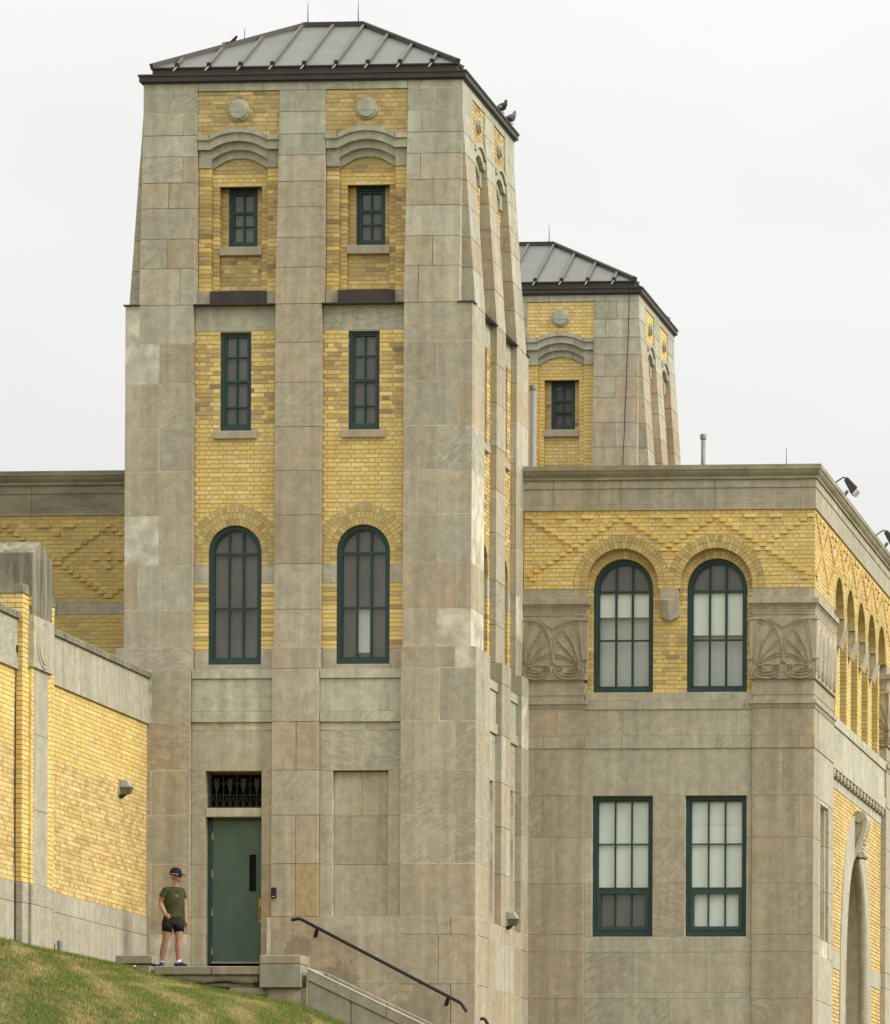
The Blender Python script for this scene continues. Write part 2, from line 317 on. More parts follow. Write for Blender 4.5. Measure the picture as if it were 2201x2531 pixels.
def brick_field(T, F, u0, u1, v0, v1, d, colf, holes=(), bond='english', anchor=None, st=ST, co=CO, th=0.09, par=0):
    nrow = max(1, round((v1 - v0) / co)); co = (v1 - v0) / nrow
    if anchor is None: anchor = u0
    for r in range(nrow):
        vt = v1 - r * co - JO / 2; vb = v1 - (r + 1) * co + JO / 2; vm = (vt + vb) / 2
        head = bond == 'english' and (r + par) % 2 == 1
        pw = st / 2 if head else st
        off = (st / 4 if head else 0.0) if bond == 'english' else (0.0 if (r + par) % 2 else st / 2)
        if bond == 'stack': pw = u1 - u0; off = 0; anchor = u0
        k0 = math.floor((u0 - anchor - off) / pw) - 1; k1 = math.ceil((u1 - anchor - off) / pw) + 1
        for k in range(k0, k1):
            a0 = anchor + off + k * pw; b0 = a0 + pw; a = max(a0, u0); b = min(b0, u1)
            if b - a < 0.03: continue
            segs = [(a, b, a, b)]
            for h in holes:
                ns = []
                for sg in segs:
                    m = h(vm)
                    if m is None: ns.append(sg); continue
                    hb = h(vb) or m; ht = h(vt) or m; l, rr = m
                    if sg[1] <= l or sg[0] >= rr: ns.append(sg); continue
                    if l - sg[0] > 0.028: ns.append((sg[0], max(sg[0] + .012, min(sg[1], hb[0])), sg[2], max(sg[2] + .012, min(sg[3], ht[0]))))
                    if sg[1] - rr > 0.028: ns.append((min(sg[1] - .012, max(sg[0], hb[1])), sg[1], min(sg[3] - .012, max(sg[2], ht[1])), sg[3]))
                segs = ns
            for x0, x1, y0, y1 in segs:
                full = abs((x1 - x0) - pw) < 1e-6 and abs((y1 - y0) - pw) < 1e-6 and bond != 'stack'
                e0 = JO / 2 if x0 > u0 + 1e-6 else 0.002; e1 = JO / 2 if x1 < u1 - 1e-6 else 0.002
                emit(T, F, x0 + e0, x1 - e1, vb, vt, d, colf(vm) if colf.__code__.co_argcount else colf(), y0 + e0, y1 - e1, th, full)
def hole_rect(c, h, vb, vt): return lambda v: (c - h, c + h) if vb < v < vt else None
def hole_arch(c, r, spring, vb):
    def f(v):
        if v < vb or v > spring + r: return None
        if v <= spring: return (c - r, c + r)
        w = math.sqrt(max(0, r * r - (v - spring) ** 2)); return (c - w, c + w)
    return f
def arch_ring(T, F, c, spring, r0, r1, d, colf, clip=None, a0=0.0, a1=math.pi, th=0.12, wid=0.078):
    n = max(3, round((a1 - a0) * (r0 + r1) / 2 / wid)); g = 0.0045
    for i in range(n):
        x0 = a0 + (a1 - a0) * i / n; x1 = a0 + (a1 - a0) * (i + 1) / n
        q = [(r0 + g, x0 + g / r0), (r0 + g, x1 - g / r0), (r1 - g, x1 - g / r1), (r1 - g, x0 + g / r1)]
        q = [(c + r * math.cos(a), spring + r * math.sin(a)) for r, a in q]
        if clip:
            mu = sum(p[0] for p in q) / 4
            if mu < clip[0] + .01 or mu > clip[1] - .01: continue
            q = [(min(max(p[0], clip[0]), clip[1]), p[1]) for p in q]
        emit_poly(T, F, q, d, colf(), th)
BRICK_MESH = {}
def finish_bricks(T, limit=300, score=None, mass_label=None):
    cand = [i for i, b in enumerate(T.bricks) if len(b) == 11 and b[10]]
    cand.sort(key=score(T) if score else (lambda i: -(T.bricks[i][2] - T.bricks[i][1]) * (1.0 if T.bricks[i][0].n.y < -0.5 else 0.25)))
    chosen = set(cand[:limit])
    V = []; FA = []; CL = []
    for i, b in enumerate(T.bricks):
        if i in chosen:
            F, u0, u1, _, _, v0, v1, d, th, col, _ = b; w = u1 - u0; h = v1 - v0; key = (round(w, 3), round(h, 4), th)
            if key not in BRICK_MESH:
                mb = MB(); mb.hexa([(-w/2, 0, -h/2), (w/2, 0, -h/2), (w/2, th, -h/2), (-w/2, th, -h/2), (-w/2, 0, h/2), (w/2, 0, h/2), (w/2, th, h/2), (-w/2, th, h/2)])
                me = to_mesh(mb, 'brick', (0, 0, 0), 0.003); me.materials.append(M('brick')); BRICK_MESH[key] = me
            o = bpy.data.objects.new('brick', BRICK_MESH[key]); C.objects.link(o); o.parent = T.o
            o.location = F.p((u0 + u1) / 2, (v0 + v1) / 2, d) - Vector(T.loc); o.rotation_euler = (0, 0, F.rotz()); o.color = (*col, 1)
            continue
        if len(b) == 11:
            F, u0, u1, t0, t1, v0, v1, d, th, col, _ = b; q = [(u0, v0), (u1, v0), (t1, v1), (t0, v1)]
        else: F, q, d, th, col = b
        n = len(V) ; V += [F.p(u, v, d) for u, v in q] + [F.p(u, v, d - th) for u, v in q]
        FA += [(n, n+1, n+2, n+3), (n, n+4, n+5, n+1), (n+1, n+5, n+6, n+2), (n+2, n+6, n+7, n+3), (n+3, n+7, n+4, n)]
        CL += [col] * 8
    if V:
        me = bpy.data.meshes.new('brickwork'); L = Vector(T.loc); me.from_pydata([tuple(p - L) for p in V], [], FA)
        at = me.color_attributes.new('brick_colour', 'FLOAT_COLOR', 'POINT'); at.data.foreach_set('color', np.array([(*c, 1.0) for c in CL], dtype=np.float32).ravel())
        o = bpy.data.objects.new('brickwork', me); C.objects.link(o); o.parent = T.o; me.materials.append(M('brick_mass')); o['kind'] = 'stuff'
    return len(T.bricks)
def wall_holes(mb, F, u0, u1, v0, v1, d, holes, reveal=0.15):
    # holes: ('r', c, h, vb, vt) or ('a', c, h, vb, spring) ; column-sliced sheet with reveals
    us = {u0, u1}
    for h in holes:
        us |= {h[1] - h[2], h[1] + h[2]}
        if h[0] == 'a': us |= {h[1] + h[2] * math.cos(math.pi * k / 16) for k in range(17)}
    us = sorted(u for u in us if u0 - 1e-6 <= u <= u1 + 1e-6)
    def top(h, u):
        if h[0] == 'r': return h[4]
        return h[4] + math.sqrt(max(0.0, h[2] ** 2 - (u - h[1]) ** 2))
    for a, b in zip(us[:-1], us[1:]):
        if b - a < 1e-6: continue
        m = (a + b) / 2; hs = sorted([h for h in holes if abs(m - h[1]) < h[2]], key=lambda h: h[3])
        lo = (v0, v0)
        for h in hs:
            if h[3] > lo[0] + 1e-6: mb.add([F.p(a, lo[0], d), F.p(b, lo[1], d), F.p(b, h[3], d), F.p(a, h[3], d)], [(0, 1, 2, 3)])
            ta, tb = top(h, a), top(h, b)
            mb.add([F.p(a, ta, d), F.p(b, tb, d), F.p(b, tb, d - reveal), F.p(a, ta, d - reveal)], [(0, 1, 2, 3)])
            if h[3] > v0 + 1e-4: mb.add([F.p(a, h[3], d), F.p(b, h[3], d), F.p(b, h[3], d - reveal), F.p(a, h[3], d - reveal)], [(0, 1, 2, 3)])
            lo = (ta, tb)
        mb.add([F.p(a, lo[0], d), F.p(b, lo[1], d), F.p(b, v1, d), F.p(a, v1, d)], [(0, 1, 2, 3)])
    for h in holes:
        t = h[4]
        for u in (h[1] - h[2], h[1] + h[2]):
            mb.add([F.p(u, h[3], d), F.p(u, t, d), F.p(u, t, d - reveal), F.p(u, h[3], d - reveal)], [(0, 1, 2, 3)])

# ------------------------------------------------------------------ windows
def outline(c, h, vb, sp, n=18):
    return [(c - h, vb), (c - h, sp)] + [(c - h * math.cos(math.pi * k / n), sp + h * math.sin(math.pi * k / n)) for k in range(1, n)] + [(c + h, sp), (c + h, vb)]
def panes_and_bars(T, F, win, c, hi, levels, d, ncol, sp=None, r=None, bw=0.036, blind='insect_screen', rails=()):
    # levels: descending list of glass limits [top, ..., bottom]; sp/r: arched head above levels[0]
    xs = [c - hi + 2 * hi * k / ncol for k in range(ncol + 1)]
    top = (sp + r) if sp is not None else levels[0]
    for x in xs[1:-1]:
        t = sp + math.sqrt(max(0, r * r - (x - c) ** 2)) if sp is not None else levels[0]
        mb = MB(); mb.fbox(F, x - bw / 2, x + bw / 2, levels[-1], t, d - 0.05, d - 0.012); mb.fbox(F, x - bw * .28, x + bw * .28, levels[-1], t, d - 0.05, d - 0.004); T.part('muntin', mb, 'green_paint', win)
    for i, z in enumerate(levels[(0 if sp is not None else 1):-1]):
        w = 0.05 if (i in rails) else bw * (1.15 if sp is not None and i == 0 else 0.8)
        mb = MB(); mb.fbox(F, c - hi, c + hi, z - w / 2, z + w / 2, d - 0.05, d - (0.0 if i in rails else 0.008)); T.part('muntin', mb, 'green_paint', win)
    rows = list(zip(levels[:-1], levels[1:]))
    for a, b in zip(xs[:-1], xs[1:]):
        for t, bt in rows:
            mb = MB(); mb.add([F.p(a, bt, d - 0.045), F.p(b, bt, d - 0.045), F.p(b, t, d - 0.045), F.p(a, t, d - 0.045)], [(0, 1, 2, 3)]); T.part('pane', mb, 'glass', win)
        if sp is not None:
            pts = [(a, levels[0]), (b, levels[0])] + [(b + (a - b) * k / 8, sp + math.sqrt(max(0, r * r - (b + (a - b) * k / 8 - c) ** 2))) for k in range(9)]
            mb = MB(); mb.add([F.p(u, v, d - 0.045) for u, v in pts], [tuple(range(len(pts)))]); T.part('pane', mb, 'glass', win)
    return xs
def window_arch(T, F, c, h, vb, sp, d, levels, blind='insect_screen', ncol=3, rail=0.11, f1=0.068, f2=0.03, rail_z=None):
    mb = MB(); A, B = outline(c, h, vb, sp), outline(c, h - f1, vb + rail, sp); mb.band(F, A, B, d - 0.1, d)
    D = outline(c, h - f1 - f2, vb + rail + f2, sp); mb.band(F, B, D, d - 0.1, d - 0.028)
    mb.fbox(F, c - h, c + h, vb, vb + rail, d - 0.1, d + 0.004); mb.fbox(F, c - h + f1, c + h - f1, vb + rail, vb + rail + f2, d - 0.1, d - 0.028)
    win = T.part('window', mb, 'green_paint')
    hi = h - f1 - f2
    panes_and_bars(T, F, win, c, hi, levels + [vb + rail + f2], d - 0.03, ncol, sp, hi, 0.042)
    if blind == 'roller_blind':
        mb = MB(); mb.prism(F, [(c - hi - .02, vb + rail), (c + hi + .02, vb + rail), (c + hi + .02, levels[0] + .01), (c - hi - .02, levels[0] + .01)], d - 0.105, d - 0.10) if rail_z is None else mb.prism(F, [(c - hi - .02, rail_z), (c + hi + .02, rail_z), (c + hi + .02, levels[0] + .01), (c - hi - .02, levels[0] + .01)], d - 0.105, d - 0.10); T.part('blind', mb, blind, win)
        if rail_z is not None:
            mb = MB(); mb.fbox(F, c - hi, c + hi, rail_z - .012, rail_z + .012, d - 0.107, d - 0.095); T.part('blind_rail', mb, 'blind_rail', win)
            mb = MB(); mb.fbox(F, c - hi - .02, c + hi + .02, vb + rail, rail_z + .1, d - 0.22, d - 0.21); T.part('blind', mb, 'inner_sheet', win)  # sheet added and set back so panes below the rail look darker
        mb = MB(); mb.prism(F, outline(c, hi + .02, levels[0] + .015, sp), d - 0.13, d - 0.12); T.part('screen_gap_sheet', mb, 'insect_screen', win)
    else:
        mb = MB(); mb.prism(F, outline(c, hi + .02, vb + rail, sp), d - 0.13, d - 0.12); T.part('screen_gap_sheet', mb, blind, win)
    mb = MB(); mb.prism(F, outline(c, h, vb, sp), d - 0.5, d - 0.4); T.part('dark_room_panel', mb, 'dark_void', win)  # near-black slab standing in for the unlit room
    return win
def window_rect(T, F, c, h, vb, vt, d, levels, ncol, blind='insect_screen', f1=0.062, f2=0.04, rails=(), lap=None):
    mb = MB(); out = [(c - h, vb), (c + h, vb), (c + h, vt), (c - h, vt)]
    inn = [(c - h + f1, vb + f1 * 1.5), (c + h - f1, vb + f1 * 1.5), (c + h - f1, vt - f1), (c - h + f1, vt - f1)]
    in2 = [(c - h + f1 + f2, vb + f1 * 1.5 + f2), (c + h - f1 - f2, vb + f1 * 1.5 + f2), (c + h - f1 - f2, vt - f1 - f2), (c - h + f1 + f2, vt - f1 - f2)]
    mb.band(F, out, inn, d - 0.1, d, True)
    win = T.part('window', mb, 'green_paint')
    mb = MB(); mb.band(F, inn, in2, d - 0.1, d - 0.03, True); T.part('sash', mb, 'green_paint_sash', win)
    hi = h - f1 - f2
    panes_and_bars(T, F, win, c, hi, [vt - f1 - f2] + levels + [vb + f1 * 1.5 + f2], d - 0.035, ncol, bw=0.03, rails=rails)
    mb = MB(); mb.prism(F, [(c - hi - .01, vb + f1), (c + hi + .01, vb + f1), (c + hi + .01, vt - f1), (c - hi - .01, vt - f1)], d - 0.11, d - 0.105); T.part('screen_gap_sheet' if blind == 'insect_screen' else 'blind', mb, blind, win)
    mb = MB(); mb.prism(F, out, d - 0.5, d - 0.4); T.part('dark_room_panel', mb, 'dark_void', win)  # room darkness painted as a near-black slab
    return win

# ------------------------------------------------------------------ towers
UPZ = [15.94, 15.79, 15.40, 14.99, 14.60, 14.12, 13.65, 13.09, 12.545, 11.875]
LOZ = [11.875, 11.18, 10.46, 9.66, 8.87, 8.07, 7.19, 6.37, 5.675]
BAZ = [5.675, 5.29, 4.335, 3.46, 2.65, 1.775, 0.822, 0.504, -0.39, -1.28, -2.2, -3.3]
HX, HY_, IN, BO = 3.183, 2.70, 0.4275, 1.924            # half width, half depth, bay edges (front)
IN_S, BO_S = 0.43, 1.53                                  # bay edges (side)
CORE = 0.25; BASE = 0.12
def dbat(z): return -CORE * min(1.0, max(0.0, (z - 11.875) / (15.40 - 11.875)))
G = 0.0035
def tone_z(z):
    if z > 15.3: return stone_tone(0.25, random.uniform(0.2, 0.5))
    if z > 14.5: return stone_tone(0.35, random.uniform(0.15, 0.7))
    if 4.3 < z < 5.2: return stone_tone(0.4, random.uniform(0, 0.2))
    return stone_tone(random.choice((0.25, 0.5, 0.75, 0.9)))
def build_tower(label, off, bottom, detail_low=True, group=None):
    ox, oy = off
    T = Thing('tower', label, 'tower', (ox, oy + HY_, max(bottom, -3.3)), group)
    F = Fr((ox, oy, 0), (1, 0, 0), (0, -1, 0)); S = Fr((ox + HX, oy + HY_, 0), (0, 1, 0), (1, 0, 0))
    L = Fr((ox - HX, oy + HY_, 0), (0, -1, 0), (-1, 0, 0)); B = Fr((ox, oy + 2 * HY_, 0), (-1, 0, 0), (0, 1, 0))
    def st(mb, z, **k): return T.stone(mb, tone_z(z), **k)
    # backing core: boxes a little inside the faces
    core = MB(); e = 0.005
    zb = max(bottom, -3.3)
    core.box(ox - 2.5, ox + 2.5, oy + 1.0, oy + 2 * HY_ - 1.0, zb, 16.1)
    # --- corner blocks, all four corners (mirrored)
    for sx in (-1, 1):
        for back in (0, 1):
            def Y(y): return oy + (2 * HY_ - y if back else y)
            def X(x): return ox + sx * x
            yb = HY_ - BO_S                                           # depth of the corner pier along the side (1.17)
            def blk(x0, x1, y0b, y0t, y1, x1t, z0, z1, name='stone'):
                mb = MB(); xs0, xs1, xt1 = X(x0 + G), X(x1 - G), X(x1t - G); a0, a1, b1 = Y(y0b + G), Y(y0t + G), Y(y1 - G)
                mb.hexa([(xs0, a0, z0 + G), (xs1, a0, z0 + G), (xs1, b1, z0 + G), (xs0, b1, z0 + G), (xs0, a1, z1 - G), (xt1, a1, z1 - G), (xt1, b1, z1 - G), (xs0, b1, z1 - G)])
                st(mb, (z0 + z1) / 2)
            for i, (t, b) in enumerate(zip(UPZ[:-1], UPZ[1:])):
                if t < bottom: continue
                m = 2.43 if i % 2 else 2.18
                if b >= 15.39:                                        # head courses, flush with the core
                    blk(BO, m, CORE, CORE, 0.8, m, b, t); blk(m, HX - CORE, CORE, CORE, yb, HX - CORE, b, t)
                else:
                    db, dt = -dbat(b), -dbat(t)
                    if i in (3, 6): blk(BO, HX - CORE, db, dt, 0.8, HX - CORE, b, t)
                    else: blk(BO, m, db, dt, 0.8, m, b, t); blk(m, HX - CORE, db, dt, 0.8, HX - CORE, b, t)
                    # side pier, battered outward, set back at the corner
                    mb = MB(); x0, xb, xt = X(2.3), X(HX - db - G), X(HX - dt - G); y0, y1 = Y(CORE + G), Y(yb - G)
                    mb.hexa([(x0, y0, b + G), (xb, y0, b + G), (xb, y1, b + G), (x0, y1, b + G), (x0, y0, t - G), (xt, y0, t - G), (xt, y1, t - G), (x0, y1, t - G)])
                    st(mb, (b + t) / 2)
            if bottom > 11.8: continue
            # ledge flashing over the notch
            mb = MB(); mb.box(min(X(HX - CORE - .02), X(HX + .03)), max(X(HX - CORE - .02), X(HX + .03)), min(Y(-.03), Y(CORE + .02)), max(Y(-.03), Y(CORE + .02)), 11.872, 11.892); T.part('flashing', mb, 'brown_metal')
            for i, (t, b) in enumerate(zip(LOZ[:-1], LOZ[1:])):
                if t < bottom: continue
                m = (2.92, 2.55)[i % 2] if i != 4 else 2.0
                if i == 4: blk(BO, HX, 0, 0, yb, HX, b, t)
                else: blk(BO, m, 0, 0, 0.8, m, b, t); blk(m, HX, 0, 0, yb, HX, b, t)
            for i, (t, b) in enumerate(zip(BAZ[:-1], BAZ[1:])):
                if t < max(bottom, -3.2): continue
                H = HX + BASE; m = (2.92, 2.63)[i % 2]
                if b < 0.8 and not back and sx > 0: continue         # plinth handled below
                def blk2(x0, x1, y0, y1): 
                    mb = MB(); mb.box(min(X(x0 + G), X(x1 - G)), max(X(x0 + G), X(x1 - G)), min(Y(y0 + G), Y(y1 - G)), max(Y(y0 + G), Y(y1 - G)), b + G, t - G); st(mb, (t + b) / 2)
                blk2(BO, m, -BASE, 0.8); blk2(m, H, -BASE, yb)
            core.box(min(X(1.95), X(HX - CORE - e)), max(X(1.95), X(HX - CORE - e)), min(Y(CORE + e), Y(1.15)), max(Y(CORE + e), Y(1.15)), zb, 15.9)
            core.box(min(X(1.95), X(HX - e)), max(X(1.95), X(HX - e)), min(Y(e), Y(1.15)), max(Y(e), Y(1.15)), zb, 11.86)
            core.box(min(X(1.95), X(HX + BASE - e)), max(X(1.95), X(HX + BASE - e)), min(Y(-BASE + e), Y(1.15)), max(Y(-BASE + e), Y(1.15)), zb, 5.66)
        # corner core of the battered part
    T.part('core', core, 'stone_mortar')
    for Fc, inn, bo, kind in ((F, IN, BO, 'front'), (S, IN_S, BO_S, 'side'), (L, IN_S, BO_S, 'plain'), (B, IN, BO, 'plain')):
        half = HX if Fc in (F, B) else HY_
        # middle pier
        for i, (t, b) in enumerate(zip(UPZ[:-1], UPZ[1:])):
            if t < bottom: continue
            db, dt = dbat(b), dbat(t)
            if i == 0:
                for a0, a1 in ((-bo, -inn - .3), (-inn - .3, 0.1), (0.1, inn + .5), (inn + .5, bo)):
                    mb = MB(); mb.fbox(Fc, a0 + G, a1 - G, b + G, t - G, -0.6, -CORE - .002); st(mb, t)
                continue
            mb = MB(); mb.fbox(Fc, -inn + G, inn - G, b + G, t - G, -0.7, db, None, dt); st(mb, (t + b) / 2)
        if bottom < 11.8:
            for i, (t, b) in enumerate(zip(LOZ[:-1], LOZ[1:])):
                if t < bottom: continue
                mb = MB(); mb.fbox(Fc, -inn + G, inn - G, b + G, t - G, -0.6, 0); st(mb, (t + b) / 2)
            for i, (t, b) in enumerate(zip(BAZ[:-1], BAZ[1:])):
                if t < max(bottom, -3.2) or (kind in ('front', 'side') and b < 0.8): continue
                cuts = [-inn, 0.02, inn] if i in (2, 4) or i == 5 else [-inn, inn]
                for a0, a1 in zip(cuts[:-1], cuts[1:]):
                    mb = MB(); mb.fbox(Fc, a0 + G, a1 - G, b + G, t - G, -0.5, BASE); tn = tone_z((t + b) / 2)
                    if kind == 'front' and i == 5 and a0 > 0: tn = (1.0, 0.15, 0.62, 1.0)
                    T.stone(mb, tn, mat='ochre_stone' if tn[0] == 1.0 and tn[2] == .62 else 'limestone')
        for sg in (-1, 1):
            c = sg * (inn + bo) / 2; w = bo - inn; k = w / 1.4965; hw = w / 2
            if kind == 'plain':
                mb = MB(); mb.fbox(Fc, c - hw, c + hw, zb, 15.9, -0.8, -0.3); T.part('bay_wall', mb, 'mortar'); continue
            upper_bay(T, Fc, c, hw, k, st)
            if bottom < 11.8 and detail_low: lower_bay(T, Fc, c, hw, k, st, kind, sg)
    # plinth courses that run across the front and side
    if bottom < 0:
        H = HX + BASE
        for i, (t, b) in enumerate(zip(BAZ[6:-1], BAZ[7:])):
            cf = {0: [-.4275, .42, 1.93, 2.62, 2.86, H], 1: [-.4275, .0, 1.16, 2.63, H], 2: [-.4275, 1.93, 2.86, H]}.get(i, [-.4275, .9, 2.2, H])
            for j, (a0, a1) in enumerate(zip(cf[:-1], cf[1:])):
                last = j == len(cf) - 2
                mb = MB(); mb.fbox(F, a0 + G, a1 - G, b + G, t - G, (-0.7 if last else -0.35), BASE); st(mb, (t + b) / 2)
            cs_ = {0: [-2.05, -1.53, -.43, .43, 1.53, 2.7], 1: [-2.0, -.95, .9, 2.7], 2: [-2.05, -1.3, -.2, 1.2, 2.7]}.get(i, [-2.0, -.4, 1.0, 2.7])
            for a0, a1 in zip(cs_[:-1], cs_[1:]):
                mb = MB(); mb.fbox(S, a0 + G, a1 - G, b + G, t - G, -0.35, BASE); st(mb, (t + b) / 2)
        mb = MB(); mb.fbox(F, -.5, HX, zb, 0.81, -0.6, BASE - e); mb.fbox(S, -2.5, 2.7, zb, 0.81, -0.6, BASE - e); T.part('plinth_core', mb, 'stone_mortar')
    # eaves gutter, roof
    g = MB()
    def ring(xo, yo, xi, yi, z0, z1):
        cx_, cy_ = ox, oy + HY_
        for (a0, a1, b0, b1) in ((-xo, xo, -yo, -yi), (-xo, xo, yi, yo), (-xo, -xi, -yi, yi), (xi, xo, -yi, yi)):
            g.box(cx_ + a0, cx_ + a1, cy_ + b0, cy_ + b1, z0, z1)
    cxh, cyh = HX - CORE, HY_ - CORE
    ring(cxh + .025, cyh + .025, cxh - .3, cyh - .3, 15.935, 15.965)
    ring(cxh + .065, cyh + .065, cxh - .3, cyh - .3, 15.965, 16.06)
    ring(cxh + .085, cyh + .085, cxh - .3, cyh - .3, 16.06, 16.095)
    T.part('gutter', g, 'brown_metal')
    g = MB(); ring(cxh - .13, cyh - .13, cxh - .5, cyh - .5, 16.05, 16.235); ring(cxh - .10, cyh - .10, cxh - .5, cyh - .5, 16.235, 16.262); T.part('fascia', g, 'brown_metal')
    ex, ey, ez, rx, rz = 2.81, 2.33, 16.265, 0.56, 17.56
    cx_, cy_ = ox, oy + HY_
    R = MB(); R.add([(cx_ - ex, cy_ - ey, ez), (cx_ + ex, cy_ - ey, ez), (cx_ + ex, cy_ + ey, ez), (cx_ - ex, cy_ + ey, ez), (cx_ - rx, cy_, rz), (cx_ + rx, cy_, rz)],
          [(0, 1, 5, 4), (1, 2, 5), (2, 3, 4, 5), (3, 0, 4), (3, 2, 1, 0)])
    roof = T.part('roof', R, 'copper_roof')
    def rod(a, b, wd, ht, name='roof_seam', mat='roof_batten'):
        a, b = Vector(a), Vector(b); t = (b - a).normalized(); sd = t.cross(Vector((0, 0, 1))).normalized(); up = sd.cross(t).normalized()
        mb = MB(); mb.hexa([a - sd * wd - up * .02, a + sd * wd - up * .02, b + sd * wd - up * .02, b - sd * wd - up * .02, a - sd * wd + up * ht, a + sd * wd + up * ht, b + sd * wd + up * ht, b - sd * wd + up * ht])
        return T.part(name, mb, mat, roof)
    for i in range(-4, 5):                               # battens on front and back slopes
        x = i * 0.586
        f = 1.0 if abs(x) <= rx else (ex - abs(x)) / (ex - rx)
        for sy in (-1, 1):
            rod((cx_ + x, cy_ + sy * ey, ez), (cx_ + x, cy_ + sy * ey * (1 - f), ez + (rz - ez) * f), .024, .055)
            mb = MB(); mb.box(cx_ + x - .036, cx_ + x + .036, cy_ + sy * ey - .03, cy_ + sy * ey + .03, ez - .01, ez + .075); T.part('seam_end', mb, 'black_paint', roof)
            a = Vector((cx_ + x, cy_ + sy * (ey + .02), ez)); mb = MB(); mb.tube([a, a + Vector((-0.03, sy * .16, -.11))], .012, 6); T.part('gutter_strap', mb, 'grey_pvc', roof)
    for j in range(-3, 4):
        y = j * 0.62; f = (ey - abs(y)) / ey
        for sx in (-1, 1): rod((cx_ + sx * ex, cy_ + y, ez), (cx_ + sx * (ex - (ex - rx) * f), cy_ + y, ez + (rz - ez) * f), .028, .06)
    for sx in (-1, 1):
        for sy in (-1, 1): rod((cx_ + sx * ex, cy_ + sy * ey, ez), (cx_ + sx * rx, cy_, rz), .05, .075, 'hip_cap', 'brown_metal')
    rod((cx_ - rx - .02, cy_, rz), (cx_ + rx + .02, cy_, rz), .05, .075, 'ridge_cap', 'brown_metal')
    for x in (-.49, .46):
        mb = MB(); mb.tube([(cx_ + x, cy_, rz + .05), (cx_ + x, cy_, rz + .1), (cx_ + x, cy_, rz + .46)], [.02, .011, .004], 6); T.part('lightning_rod', mb, 'copper_cable')
    return T
